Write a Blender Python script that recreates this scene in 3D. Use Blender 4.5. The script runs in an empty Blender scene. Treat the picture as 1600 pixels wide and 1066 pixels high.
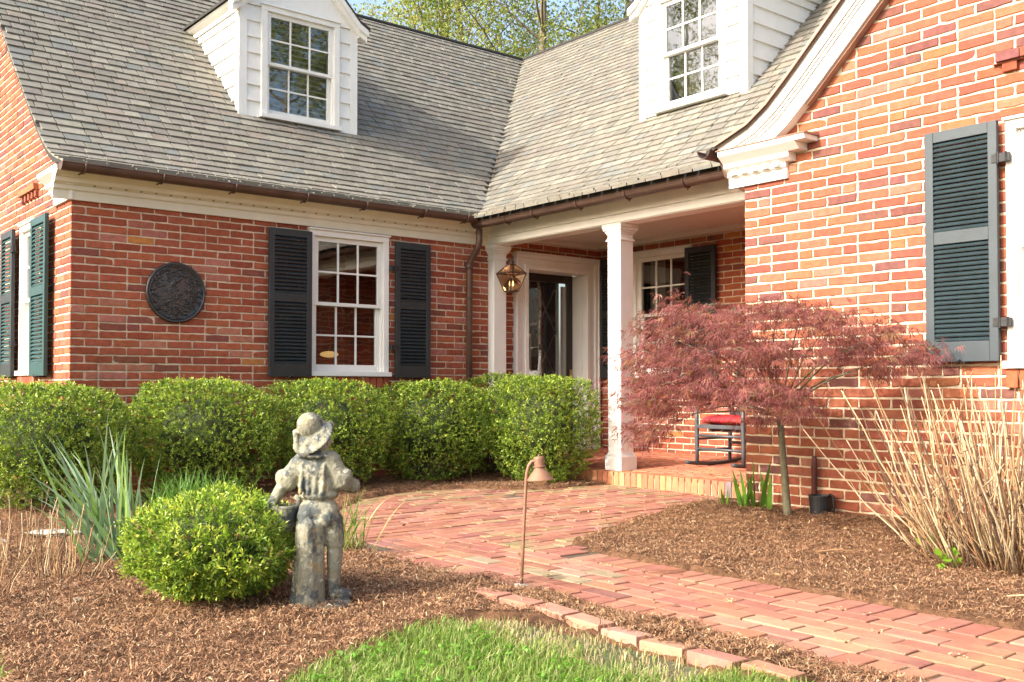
import bpy, math, random
import numpy as np
random.seed(7); rng = np.random.default_rng(7)
S = bpy.context.scene; COL = S.collection
rad = math.radians
Z0 = -.93                      # ground level; the camera stands at z = 0
XA, YC, YB, YE = -8.911, 6.135, 8.69, 2.49
uni = random.uniform

# ------------------------------------------------------------------ materials
def new_mat(name):
    m = bpy.data.materials.new(name); m.use_nodes = True
    nt = m.node_tree; b = nt.nodes['Principled BSDF']
    return m, nt, b
def N(nt, t, **kw):
    n = nt.nodes.new(t)
    for k, v in kw.items():
        if k in n.inputs: n.inputs[k].default_value = v
        else: setattr(n, k, v)
    return n
def noise(nt, scale, detail=4, rough=.6, coord='Object', stretch=None):
    tc = N(nt, 'ShaderNodeTexCoord'); n = N(nt, 'ShaderNodeTexNoise', Scale=scale, Detail=detail, Roughness=rough)
    if stretch:
        mp = N(nt, 'ShaderNodeMapping'); mp.inputs['Scale'].default_value = stretch
        nt.links.new(tc.outputs[coord], mp.inputs[0]); nt.links.new(mp.outputs[0], n.inputs[0])
    else: nt.links.new(tc.outputs[coord], n.inputs[0])
    return n.outputs[0]
def ramp(nt, src, lo, hi, a=0., b=1.):
    r = N(nt, 'ShaderNodeMapRange'); r.inputs[1].default_value = lo; r.inputs[2].default_value = hi
    r.inputs[3].default_value = a; r.inputs[4].default_value = b
    nt.links.new(src, r.inputs[0]); return r.outputs[0]
def mixc(nt, fac, a, b, mode='MIX'):
    m = N(nt, 'ShaderNodeMix', data_type='RGBA', blend_type=mode)
    for s, v in ((0, fac), (6, a), (7, b)):
        if hasattr(v, 'is_linked'): nt.links.new(v, m.inputs[s])
        elif s == 0: m.inputs[0].default_value = v
        else: m.inputs[s].default_value = (*v, 1) if len(v) == 3 else v
    return m.outputs[2]
def attr(nt): return N(nt, 'ShaderNodeAttribute', attribute_name='tint').outputs[0]
def bump(nt, b, src, strength, dist=.01):
    n = N(nt, 'ShaderNodeBump', Strength=strength, Distance=dist)
    nt.links.new(src, n.inputs['Height']); nt.links.new(n.outputs[0], b.inputs['Normal'])
def mat(name, base=(.5, .5, .5), rough=.6, var=.2, scale=6, bmp=.2, bscale=60, metal=0, tint=False, spots=None, spec=.5, stretch=None, bdist=.01):
    m, nt, b = new_mat(name)
    c = attr(nt) if tint else None
    src = c if c is not None else base
    n1 = noise(nt, scale, 6, stretch=stretch)
    f = ramp(nt, n1, .25, .75, 1 - var, 1 + var)
    comb = N(nt, 'ShaderNodeCombineColor')
    for i in range(3): nt.links.new(f, comb.inputs[i])
    out = mixc(nt, 1., src, comb.outputs[0], 'MULTIPLY')
    for sp in (spots or []):         # (colour, noise scale, lo, hi, amount)
        k = ramp(nt, noise(nt, sp[1], 5, .65), sp[2], sp[3], 0, sp[4])
        out = mixc(nt, k, out, sp[0])
    nt.links.new(out, b.inputs['Base Color'])
    b.inputs['Roughness'].default_value = rough; b.inputs['Metallic'].default_value = metal
    b.inputs['Specular IOR Level'].default_value = spec
    if bmp: bump(nt, b, noise(nt, bscale, 6, .7, stretch=stretch), bmp, bdist)
    return m
def leaf_mat(name, trans=.3, rough=.45, gain=1.6):
    m, nt, b = new_mat(name); c = attr(nt)
    nt.links.new(c, b.inputs['Base Color']); b.inputs['Roughness'].default_value = rough
    b.inputs['Specular IOR Level'].default_value = .3
    t = N(nt, 'ShaderNodeBsdfTranslucent')
    nt.links.new(mixc(nt, 1., c, (gain, gain, gain * .7), 'MULTIPLY'), t.inputs[0])
    mx = N(nt, 'ShaderNodeMixShader'); mx.inputs[0].default_value = trans
    nt.links.new(b.outputs[0], mx.inputs[1]); nt.links.new(t.outputs[0], mx.inputs[2])
    nt.links.new(mx.outputs[0], nt.nodes['Material Output'].inputs[0]); return m
def glass_mat(name, tintc=(.8, .84, .82), base=.1, gain=1.5, wav=.06):
    m, nt, b = new_mat(name); nt.nodes.remove(b)
    tr = N(nt, 'ShaderNodeBsdfTransparent'); tr.inputs[0].default_value = (*tintc, 1)
    gl = N(nt, 'ShaderNodeBsdfGlossy'); gl.inputs[0].default_value = (1, 1, 1, 1); gl.inputs['Roughness'].default_value = .015
    fr = N(nt, 'ShaderNodeFresnel', IOR=1.5)
    ma = N(nt, 'ShaderNodeMath', operation='MULTIPLY_ADD', use_clamp=True); ma.inputs[1].default_value = gain; ma.inputs[2].default_value = base
    nt.links.new(fr.outputs[0], ma.inputs[0])
    bm = N(nt, 'ShaderNodeBump', Strength=wav, Distance=.02)
    nt.links.new(noise(nt, 3, 2), bm.inputs['Height']); nt.links.new(bm.outputs[0], gl.inputs['Normal'])
    mx = N(nt, 'ShaderNodeMixShader'); nt.links.new(ma.outputs[0], mx.inputs[0])
    nt.links.new(tr.outputs[0], mx.inputs[1]); nt.links.new(gl.outputs[0], mx.inputs[2])
    nt.links.new(mx.outputs[0], nt.nodes['Material Output'].inputs[0]); return m
def glow(name, c, s):
    m, nt, b = new_mat(name); b.inputs['Emission Color'].default_value = (*c, 1); b.inputs['Emission Strength'].default_value = s
    b.inputs['Base Color'].default_value = (*c, 1); return m

M = {}
M['brick'] = mat('brick', tint=True, rough=.85, var=.28, scale=22, bmp=.5, bscale=90, bdist=.006, spec=.25,
                 spots=[((.58, .42, .31), 30, .69, .80, .35), ((.10, .04, .03), 9, .64, .82, .5), ((.16, .055, .035), 1.1, .52, .75, .30)])
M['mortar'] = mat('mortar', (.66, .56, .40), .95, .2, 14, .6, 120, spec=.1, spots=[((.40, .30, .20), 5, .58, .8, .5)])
M['shade_mortar'] = mat('shaded_mortar', (.60, .485, .355), .95, .2, 14, .6, 120, spec=.1, spots=[((.36, .27, .18), 5, .56, .8, .5)])  # darker copy of the mortar, with the shade of the unlit walls in its colour
M['paver'] = mat('paver', tint=True, rough=.9, var=.2, scale=12, bmp=.35, bscale=70, spec=.2,
                 spots=[((.62, .50, .36), 16, .64, .8, .35), ((.30, .29, .14), 1.3, .56, .72, .55)])
M['porch_brick'] = mat('porch_brick', tint=True, rough=.85, var=.2, scale=14, bmp=.35, bscale=70, spec=.2, spots=[((.20, .12, .09), 2.2, .55, .75, .4)])
M['joint'] = mat('joint_sand', (.095, .068, .045), .95, .4, 20, .6, 90, spots=[((.085, .10, .03), 2.2, .48, .66, .7)])
M['slate'] = mat('slate', tint=True, rough=.75, var=.16, scale=14, bmp=.3, bscale=60, spec=.35,
                 spots=[((.20, .20, .10), 1.7, .6, .8, .45)])
M['deck'] = mat('roof_deck', (.030, .028, .026), .9, .2)
M['white'] = mat('white_paint', (.74, .73, .69), .5, .06, 5, .14, 45, spots=[((.50, .47, .40), 7, .62, .82, .32), ((.40, .37, .32), 38, .70, .80, .3)])
M['cream'] = mat('cream_paint', (.66, .62, .50), .5, .07, 4, .08, 60, spots=[((.50, .46, .33), 6, .62, .85, .35)])
M['ceil'] = mat('ceiling_paint', (.60, .53, .46), .6, .06, 4, .05)
M['shutter'] = mat('shutter_paint', (.020, .026, .030), .42, .25, 6, .12, 70, spots=[((.09, .10, .105), 22, .68, .8, .3)])
M['shutter_green'] = mat('green_shutter_paint', (.018, .058, .058), .45, .2, 6, .12, 70)
M['shutter_blue'] = mat('slate_shutter_paint', (.031, .044, .053), .5, .2, 6, .12, 70, spots=[((.16, .18, .2), 24, .70, .8, .4)])
M['slat_blue'] = mat('shutter_slat_paint', (.020, .036, .042), .5, .25, 8, .1, 70, spots=[((.13, .17, .17), 26, .70, .8, .4)])
M['iron'] = mat('black_iron', (.02, .02, .022), .5, .2, 20, .3, 60, metal=.3)
M['copper'] = mat('brown_copper', (.105, .062, .046), .5, .3, 5, .12, 40, metal=.35, spots=[((.19, .12, .09), 9, .6, .8, .4)])
M['capcopper'] = mat('weathered_copper', (.36, .22, .165), .55, .2, 6, .1, 40, metal=.3)
M['verdigris'] = mat('verdigris_flashing', (.34, .44, .38), .7, .3, 12, .1, 40)
M['glass'] = glass_mat('window_glass')
M['dormer_glass'] = glass_mat('dormer_glass', (.75, .8, .78), .12, 1.1, .015)
M['lampglass'] = glass_mat('lantern_glass', (.95, .88, .72), .06, 1.0)
M['room'] = mat('room_wall', (.055, .042, .034), .9, .3, 2, 0)
M['curtain'] = mat('curtain', (.30, .27, .23), .9, .25, 3, .1)
M['blind'] = mat('blind_slat', (.42, .42, .40), .6, .05)
M['door'] = mat('dark_door', (.028, .017, .014), .3, .2, 5, .1)
M['brass'] = mat('brass', (.45, .30, .12), .35, .2, 8, 0, metal=.9)
M['gold'] = glow('lamp_shade_glow', (1., .62, .22), .22)
M['bulb'] = glow('bulb_glow', (1., .62, .25), 1.6)
M['plaque'] = mat('plaque_iron', (.013, .013, .016), .3, .3, 20, .2, 80, spec=.9)
M['stone'] = mat('statue_stone', (.26, .25, .185), .95, .3, 9, .8, 55, spec=.15,
                 spots=[((.38, .27, .11), 11, .56, .66, .6), ((.06, .075, .085), 8.5, .50, .57, .85), ((.52, .50, .40), 30, .58, .66, .7), ((.09, .095, .08), 45, .60, .68, .6)])
M['hedge'] = leaf_mat('hedge_leaf', .28, .4)
M['bush'] = leaf_mat('bush_leaf', .3, .42)
M['blade'] = leaf_mat('strap_leaf', .3, .4)
M['maple'] = leaf_mat('maple_leaf', .35, .5, 1.5)
M['tree'] = leaf_mat('tree_leaf', .45, .5)
M['grass'] = leaf_mat('grass_blade', .35, .5)
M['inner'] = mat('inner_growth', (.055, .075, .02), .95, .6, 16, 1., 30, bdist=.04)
M['bark'] = mat('bark', (.17, .135, .095), .95, .35, 12, .8, 25, stretch=(1, 1, .3), spots=[((.24, .21, .09), 3, .5, .7, .6)])
M['maplebark'] = mat('maple_bark', (.165, .155, .095), .8, .35, 22, .4, 40, spots=[((.24, .20, .10), 12, .55, .7, .5)])
M['twig'] = mat('twig', (.10, .075, .05), .9, .3, 20, .3)
M['cane'] = mat('dry_cane', tint=True, rough=.8, var=.3, scale=25, bmp=.3, bscale=60)
M['mulch'] = mat('mulch', (.20, .105, .057), 1., .55, 26, 1., 55, spec=.1, spots=[((.055, .03, .02), 6, .5, .68, .7)], bdist=.03)
M['shred'] = mat('mulch_shred', tint=True, rough=.95, var=.25, scale=30, bmp=0, spec=.15)
M['turf'] = mat('turf', (.07, .085, .03), 1., .5, 9, .8, 60, spots=[((.17, .14, .075), 3.5, .52, .66, .8)])
M['earth'] = mat('earth', (.085, .10, .04), 1., .4, 1.5, .6, 20)
M['rust'] = mat('lamp_copper', (.25, .130, .078), .6, .25, 14, .25, 50, metal=.25, spots=[((.16, .09, .06), 10, .58, .75, .5)])
M['globe'] = mat('lamp_globe', (.62, .47, .26), .25, .1, 5, 0)
M['chair'] = mat('chair_wood', (.055, .06, .068), .45, .2, 9, .15)
M['wicker'] = mat('seat_rush', (.22, .17, .12), .9, .3, 40, .4)
M['red'] = mat('red_cloth', tint=True, rough=.85, var=.12, scale=30, bmp=.2)
M['black'] = mat('black_plastic', (.012, .013, .016), .45, .3, 8, .15)
M['rock'] = mat('pale_stone', (.36, .335, .28), .9, .25, 9, .5, 40)

# ------------------------------------------------------------------ mesh helpers
def link(o, parent=None):
    COL.objects.link(o)
    if parent is not None:
        o.parent = parent
        bpy.context.view_layer.update() if False else None
        o.matrix_parent_inverse = PINV[parent.name] if parent.name in PINV else parent.matrix_basis.inverted()
    return o
PINV = {}
def label(o, text=None, cat=None, group=None, kind=None):
    if text: o['label'] = text
    if cat: o['category'] = cat
    if group: o['group'] = group
    if kind: o['kind'] = kind
    return o
def thing(name, loc, text, cat, group=None):
    o = bpy.data.objects.new(name, None); o.location = loc; o.empty_display_size = .1
    COL.objects.link(o); return label(o, text, cat, group)
class FR:                                     # local frame: a along the wall, o outwards, z up
    def __init__(s, org, ad, od): s.g, s.a, s.o = org, ad, od
    def __call__(s, a, o, z): return (s.g[0] + a * s.a[0] + o * s.o[0], s.g[1] + a * s.a[1] + o * s.o[1], s.g[2] + z)
WORLD = FR((0, 0, 0), (1, 0, 0), (0, 1, 0))
FA = FR((XA, 0, 0), (0, 1, 0), (1, 0, 0))
FB = FR((0, YB, 0), (1, 0, 0), (0, -1, 0))
FC = FR((0, YC, 0), (1, 0, 0), (0, -1, 0))
FE = FR((0, YE, 0), (1, 0, 0), (0, -1, 0))
class MB:
    def __init__(s): s.v, s.f, s.c = [], [], []
    def add(s, vs, fs, col=None):
        n = len(s.v); s.v += [tuple(p) for p in vs]; s.f += [tuple(i + n for i in f) for f in fs]
        s.c += [col or (1, 1, 1)] * len(vs); return s
    def box(s, fr, a0, a1, o0, o1, z0, z1, col=None):
        v = [fr(a, o, z) for a in (a0, a1) for o in (o0, o1) for z in (z0, z1)]
        return s.add(v, [(0, 1, 3, 2), (4, 6, 7, 5), (0, 4, 5, 1), (2, 3, 7, 6), (0, 2, 6, 4), (1, 5, 7, 3)], col)
    def prism(s, fr, prof, a0, a1, col=None):             # prof: closed polygon of (o, z), swept along a
        n = len(prof); v = [fr(a0, o, z) for o, z in prof] + [fr(a1, o, z) for o, z in prof]
        return s.add(v, [(i, (i + 1) % n, n + (i + 1) % n, n + i) for i in range(n)] + [tuple(range(n))[::-1], tuple(range(n, 2 * n))], col)
    def plate(s, fr, poly, o0, o1, col=None):             # poly: closed polygon of (a, z), thickness along o
        n = len(poly); v = [fr(a, o0, z) for a, z in poly] + [fr(a, o1, z) for a, z in poly]
        return s.add(v, [(i, (i + 1) % n, n + (i + 1) % n, n + i) for i in range(n)] + [tuple(range(n))[::-1], tuple(range(n, 2 * n))], col)
    def tube(s, pts, rs, n=8, col=None, cap=True):
        if not hasattr(rs, '__len__'): rs = [rs] * len(pts)
        P = [np.array(p, float) for p in pts]; vs, fs = [], []; prev = None
        for i, p in enumerate(P):
            t = P[min(i + 1, len(P) - 1)] - P[max(i - 1, 0)]; t = t / (np.linalg.norm(t) + 1e-9)
            if prev is None:
                u = np.cross(t, (0, 0, 1.) if abs(t[2]) < .9 else (1., 0, 0))
            else: u = prev - t * np.dot(prev, t)
            u = u / (np.linalg.norm(u) + 1e-9); w = np.cross(t, u); prev = u
            for k in range(n):
                q = 2 * math.pi * k / n; vs.append(tuple(p + rs[i] * (math.cos(q) * u + math.sin(q) * w)))
        for i in range(len(P) - 1):
            for k in range(n): fs.append((i * n + k, i * n + (k + 1) % n, (i + 1) * n + (k + 1) % n, (i + 1) * n + k))
        if cap: fs += [tuple(range(n))[::-1], tuple(range((len(P) - 1) * n, len(P) * n))]
        return s.add(vs, fs, col)
    def lathe(s, c, prof, n=24, axis=None, col=None):     # prof of (r, h) about axis through c
        ax = np.array(axis or (0, 0, 1.), float); ax = ax / np.linalg.norm(ax)
        u = np.cross(ax, (0, 1., 0) if abs(ax[1]) < .9 else (1., 0, 0)); u = u / np.linalg.norm(u); w = np.cross(ax, u); c = np.array(c, float)
        vs, fs = [], []
        for r, h in prof:
            for k in range(n):
                q = 2 * math.pi * k / n; vs.append(tuple(c + ax * h + max(r, 1e-4) * (math.cos(q) * u + math.sin(q) * w)))
        for i in range(len(prof) - 1):
            for k in range(n): fs.append((i * n + k, i * n + (k + 1) % n, (i + 1) * n + (k + 1) % n, (i + 1) * n + k))
        fs += [tuple(range(n))[::-1], tuple(range((len(prof) - 1) * n, len(prof) * n))]
        return s.add(vs, fs, col)
    def ball(s, c, r, n=12, m=8, rot=None, col=None):     # ellipsoid; r scalar or triple; rot 3x3
        r = np.array([r] * 3 if not hasattr(r, '__len__') else r, float); R = np.eye(3) if rot is None else np.array(rot, float)
        vs, fs = [], []
        for i in range(m + 1):
            t = math.pi * i / m
            for k in range(n):
                q = 2 * math.pi * k / n
                d = np.array([max(math.sin(t), .02) * math.cos(q), max(math.sin(t), .02) * math.sin(q), math.cos(t)]) * r
                vs.append(tuple(np.array(c) + R @ d))
        for i in range(m):
            for k in range(n): fs.append((i * n + k, (i + 1) * n + k, (i + 1) * n + (k + 1) % n, i * n + (k + 1) % n))
        fs += [tuple(range(n)), tuple(range(m * n, (m + 1) * n))[::-1]]
        return s.add(vs, fs, col)
    def build(s, name, m, parent=None, smooth=False, bevel=0):
        me = bpy.data.meshes.new(name); me.from_pydata(s.v, [], s.f)
        at = me.attributes.new('tint', 'FLOAT_COLOR', 'POINT')
        at.data.foreach_set('color', np.c_[np.array(s.c, np.float32).reshape(-1, 3), np.ones(len(s.c), np.float32)].ravel())
        for q in (m if isinstance(m, (list, tuple)) else [m]): me.materials.append(q)
        if smooth: me.polygons.foreach_set('use_smooth', [True] * len(me.polygons))
        me.update(); o = bpy.data.objects.new(name, me); link(o, parent)
        if bevel:
            b = o.modifiers.new('bevel', 'BEVEL'); b.width = bevel; b.segments = 2; b.limit_method = 'ANGLE'; b.angle_limit = rad(40)
        return o
def np_mesh(name, V, F, C, m, parent=None):               # V (n,3), F (k,3 or 4), C (n,3)
    me = bpy.data.meshes.new(name); k, w = F.shape
    me.vertices.add(len(V)); me.vertices.foreach_set('co', np.ascontiguousarray(V, np.float32).ravel())
    me.loops.add(k * w); me.loops.foreach_set('vertex_index', np.ascontiguousarray(F, np.int32).ravel())
    me.polygons.add(k); me.polygons.foreach_set('loop_start', np.arange(0, k * w, w, dtype=np.int32))
    me.update(calc_edges=True)
    at = me.attributes.new('tint', 'FLOAT_COLOR', 'POINT')
    at.data.foreach_set('color', np.c_[C, np.ones(len(C))].astype(np.float32).ravel())
    me.materials.append(m); me.validate(); o = bpy.data.objects.new(name, me); link(o, parent); return o
def unit(v): return v / (np.linalg.norm(v, axis=-1, keepdims=True) + 1e-9)
def leaf_arrays(P, D, L, W, C, fold=.25):
    """rhombic leaves: base P, direction D, length L, width W"""
    n = len(P); r = rng.normal(size=(n, 3)); side = unit(np.cross(D, r)); up = np.cross(side, D)
    L = np.broadcast_to(np.asarray(L, float), (n,))[:, None]; W = np.broadcast_to(np.asarray(W, float), (n,))[:, None]
    mid = P + D * L * .5 + up * W * fold
    V = np.stack([P, mid + side * W * .5, P + D * L, mid - side * W * .5], 1).reshape(-1, 3)
    F = np.arange(4 * n).reshape(n, 4); return V, F, np.repeat(C, 4, 0)
def inside(px, py, poly):
    x = np.asarray(px); y = np.asarray(py); r = np.zeros(x.shape, bool); n = len(poly)
    for i in range(n):
        (x0, y0), (x1, y1) = poly[i], poly[(i + 1) % n]
        c = ((y0 > y) != (y1 > y)) & (x < (x1 - x0) * (y - y0) / ((y1 - y0) or 1e-9) + x0); r ^= c
    return r
def wob(x, y, s=1.):
    return (np.sin(x * 5.1 * s + 1.3) * np.cos(y * 4.3 * s + .4) + .6 * np.sin(x * 11.7 * s + y * 7.1 * s) + .4 * np.cos(y * 17.3 * s - x * 9.7 * s)) / 2

# ------------------------------------------------------------------ the house
house = thing('brick_house', (-8.9, 6.1, Z0), 'L-shaped red brick house with slate roofs, white dormers and a corner porch', 'house')
PAL_C = [((.30, .092, .049), 5), ((.265, .078, .043), 4), ((.33, .110, .060), 4), ((.225, .070, .046), 2.5), ((.165, .066, .055), 1.7), ((.33, .132, .088), 1.3), ((.31, .112, .052), 1)]
PAL_A = [((.315, .082, .042), 5), ((.275, .068, .036), 4), ((.35, .098, .050), 4), ((.215, .066, .046), 2.4), ((.38, .14, .095), 1.3), ((.42, .165, .05), .22)]
def pick(pal):
    c = random.choices([p[0] for p in pal], [p[1] for p in pal])[0]; g = uni(.91, 1.09)
    return (c[0] * g, c[1] * g * uni(.93, 1.07), c[2] * g * uni(.9, 1.1))
def one_brick(mb, fr, a0, a1, z0, z1, col, o=None, jit=.0022):
    o = uni(-.001, .004) if o is None else o
    pts = []
    w, h = a1 - a0, z1 - z0; n = max(2, int(w / .045))
    for k in range(n): pts.append((a0 + w * k / n, z0))
    pts += [(a1, z0), (a1, z0 + h * .5)]
    for k in range(n): pts.append((a1 - w * k / n, z1))
    pts += [(a0, z1), (a0, z0 + h * .5)]
    pts = [(a + random.gauss(0, jit), z + random.gauss(0, jit * .8)) for a, z in pts]
    if random.random() < .07:                             # a knocked-off corner
        k = random.choice((0, n, n + 2, 2 * n + 2)); ca, cz = (a0 + a1) / 2, (z0 + z1) / 2
        pts[k] = (pts[k][0] + (ca - pts[k][0]) * .07, pts[k][1] + (cz - pts[k][1]) * .38)
    m = len(pts); ca, cz = (a0 + a1) / 2, (z0 + z1) / 2
    rings = [[(a + (ca - a) * .004 / max(w / 2, .01), z + (cz - z) * .004 / (h / 2), o) for a, z in pts],
             [(a, z, o - .004) for a, z in pts], [(a, z, -.016) for a, z in pts]]
    v = [fr(a, oo, z) for r in rings for a, z, oo in r]; f = [tuple(range(m))]
    for r in range(2): f += [(r * m + i, r * m + (i + 1) % m, (r + 1) * m + (i + 1) % m, (r + 1) * m + i) for i in range(m)]
    mb.add(v, f, col)
BL, BH, JT = .235, .07, .0132
def brick_wall(fr, a0, a1, z0, z1, holes=(), top=None, pal=PAL_C, shift=0., thick=.12, flem=3):
    mb = MB(); k = 0; z = z0
    while z < z1 - .02:
        zt = min(z + BH, z1); fl = (k % 6 == flem); u = a0 - (.5 * BL if k % 2 else 0) - shift; i = 0
        while u < a1:
            w = BL if (not fl or i % 2 == 0) else BL * .5
            segs = [(max(u, a0), min(u + w, a1))]
            for (h0, h1, g0, g1) in holes:
                if g0 < (z + zt) / 2 < g1:
                    ns = []
                    for s0, s1 in segs:
                        if s1 <= h0 or s0 >= h1: ns.append((s0, s1))
                        else:
                            if s0 < h0: ns.append((s0, h0))
                            if s1 > h1: ns.append((h1, s1))
                    segs = ns
            for s0, s1 in segs:
                if s1 - s0 < .035: continue
                if top and (z + zt) / 2 > min(top(s0 + .02), top(s1 - .02)): continue
                e0 = 0 if s0 == a0 else JT / 2; e1 = 0 if s1 == a1 else JT / 2
                one_brick(mb, fr, s0 + e0, s1 - e1, z + JT / 2, zt - JT / 2, pick(pal))
            u += w; i += 1
        z += BH; k += 1
    o = mb.build('brick_wall', M['brick'], house)
    # mortar bed behind the bricks, cut round the openings
    mo = MB(); A = sorted({a0, a1, *[h[0] for h in holes], *[h[1] for h in holes], *([a0 + (a1 - a0) * i / 60 for i in range(61)] if top else [])})
    for s0, s1 in zip(A, A[1:]):
        ztop = [min(z1, top(s0)), min(z1, top(s1))] if top else [z1, z1]
        cuts = sorted([(h[2], h[3]) for h in holes if h[0] <= (s0 + s1) / 2 <= h[1]]); lo = z0
        for g0, g1 in cuts + [(None, None)]:
            hi = [g0, g0] if g0 is not None else ztop
            if hi[0] > lo: mo.add([fr(s0, -.0055, lo), fr(s1, -.0055, lo), fr(s1, -.0055, hi[1]), fr(s0, -.0055, hi[0])], [(0, 1, 2, 3)])
            if g1 is not None: lo = g1
    for (h0, h1, g0, g1) in holes:
        for p, q in (((h0, g0), (h0, g1)), ((h1, g0), (h1, g1)), ((h0, g1), (h1, g1)), ((h0, g0), (h1, g0))):
            mo.add([fr(p[0], -.0055, p[1]), fr(q[0], -.0055, q[1]), fr(q[0], -thick, q[1]), fr(p[0], -thick, p[1])], [(0, 1, 2, 3)])
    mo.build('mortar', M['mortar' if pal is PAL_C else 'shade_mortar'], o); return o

PROF = [(0, 1.86), (.45, 2.0), (.64, 2.11), (.86, 2.277), (1.37, 2.73), (1.87, 3.195), (2.55, 3.85), (4.42, 5.60)]
def prof_z(t):
    if t <= 0: return 1.86 + t * .3
    for (a, b), (c, d) in zip(PROF, PROF[1:]):
        if t <= c: return b + (t - a) * (d - b) / (c - a)
    return PROF[-1][1] - (t - 4.42) * .95
RAKEC = [(-4.98, 1.80), (-4.78, 1.87), (-4.60, 1.935), (-4.43, 2.045), (-4.25, 2.205), (-3.9, 2.54), (-1.9, 4.46)]
def rakec(x):
    if x > -1.9: x = -3.8 - x
    if x <= RAKEC[0][0]: return RAKEC[0][1]
    for (a, b), (c, d) in zip(RAKEC, RAKEC[1:]):
        if x <= c: return b + (x - a) * (d - b) / (c - a)

WIN_A = (4.705, 5.622, .115, 1.575); WIN_B = (-8.335, -7.415, .115, 1.60); WIN_C = (-2.785, -1.86, .115, 1.62); WIN_E = (-10.48, -9.915, .115, 1.56)
DOOR = (7.485, 8.46, -.75, 1.385)
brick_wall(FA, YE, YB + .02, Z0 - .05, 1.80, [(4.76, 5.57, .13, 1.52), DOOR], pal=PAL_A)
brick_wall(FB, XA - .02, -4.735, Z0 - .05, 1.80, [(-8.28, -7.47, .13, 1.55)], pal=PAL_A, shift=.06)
brick_wall(FC, -4.735, .9, Z0 - .05, 4.4, [(-2.73, -1.91, .13, 1.57)], top=lambda x: rakec(x) - .12, pal=PAL_C)
brick_wall(FE, -14.5, XA, Z0 - .05, 5.45, [(-10.43, -9.965, .13, 1.52)], top=lambda x: prof_z(-8.75 - x) - .05 if x > -13.17 else prof_z(-8.75 + (x + 26.34) * -1 if False else 4.42) - .05 - max(0, (-13.17 - x)) * .95, pal=PAL_C)
FS = FR((-4.735, 0, 0), (0, 1, 0), (-1, 0, 0))
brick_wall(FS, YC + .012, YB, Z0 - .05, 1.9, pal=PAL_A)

# roofs: thin dark deck plus individual slates
SL = [((.178, .166, .134), 6), ((.198, .186, .152), 5), ((.162, .152, .126), 3), ((.178, .160, .136), 2.5), ((.214, .202, .164), 2), ((.160, .162, .145), 1.4), ((.190, .164, .132), 1.4)]
def slates(mb, fn, amin, amax, keep, expo=.131):
    """fn(a, t) -> point on deck; slates in courses up the slope"""
    P = [(t, z) for t, z in PROF]; seg = []
    L = 0
    for (a, b), (c, d) in zip(P, P[1:]):
        l = math.hypot(c - a, d - b); seg.append((L, L + l, a, b, c, d)); L += l
    def at(s):
        for l0, l1, a, b, c, d in seg:
            if s <= l1: break
        k = (s - l0) / (l1 - l0); t, z = a + (c - a) * k, b + (d - b) * k; n = math.hypot(c - a, d - b)
        return t, z, -(d - b) / n, (c - a) / n          # normal in (t, z)
    s = -.03; row = 0
    while s < L - .03:
        a = amin - uni(0, .15)
        while a < amax:
            w = uni(.115, .245); g = .0055
            a0, a1 = max(a + g, amin), min(a + w - g, amax)
            t0, z0, nt, nz = at(max(s, 0) if s < 0 else s)
            if a1 - a0 > .03 and keep((a0 + a1) / 2, t0):
                lift = .022 + uni(0, .005); ds = random.gauss(0, .0035); s2 = min(s + expo * 1.35, L)
                p0 = at(max(s + ds, 0)); p1 = at(s2)
                if s < 0: p0 = (p0[0] - .075, p0[1] - .040, p0[2], p0[3])
                e0, e1 = random.gauss(0, .0025), random.gauss(0, .0025)
                q = [fn(a0, p0[0] + p0[2] * lift + e0, p0[1] + p0[3] * lift), fn(a1, p0[0] + p0[2] * lift + e1, p0[1] + p0[3] * lift),
                     fn(a1, p1[0] + p1[2] * .004, p1[1] + p1[3] * .004), fn(a0, p1[0] + p1[2] * .004, p1[1] + p1[3] * .004),
                     fn(a0, p0[0] + e0, p0[1] - .001), fn(a1, p0[0] + e1, p0[1] - .001)]
                c = random.choices([x[0] for x in SL], [x[1] for x in SL])[0]; k = uni(.91, 1.09)
                mb.add(q, [(0, 1, 2, 3), (4, 5, 1, 0), (0, 3, 4), (1, 5, 2)], tuple(x * k for x in c))
            a += w
        s += expo; row += 1
def roof_deck(fn, a0, a1, extra=4.42):
    mb = MB(); pr = PROF + [(PROF[-1][0] + extra, PROF[-1][1] - extra * .95)]
    n = len(pr)
    v = [fn(a, t, z) for a in (a0, a1) for t, z in pr] + [fn(a, t, z - .06) for a in (a0, a1) for t, z in pr]
    f = []
    for i in range(n - 1):
        f += [(i, i + 1, n + i + 1, n + i), (2 * n + i, 2 * n + i + 1, 3 * n + i + 1, 3 * n + i), (i, i + 1, 2 * n + i + 1, 2 * n + i), (n + i, n + i + 1, 3 * n + i + 1, 3 * n + i)]
    f.append((0, n, 3 * n, 2 * n)); mb.add(v, f); return mb
fa = lambda a, t, z: (-8.75 - t, a, z)
fb = lambda a, t, z: (a, 6.6 + t, z)
roofA = MB(); slates(roofA, fa, 2.40, 11.2, lambda a, t: a < 6.6 + t + .08)
ra = roofA.build('slate_roof', M['slate'], house)
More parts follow.
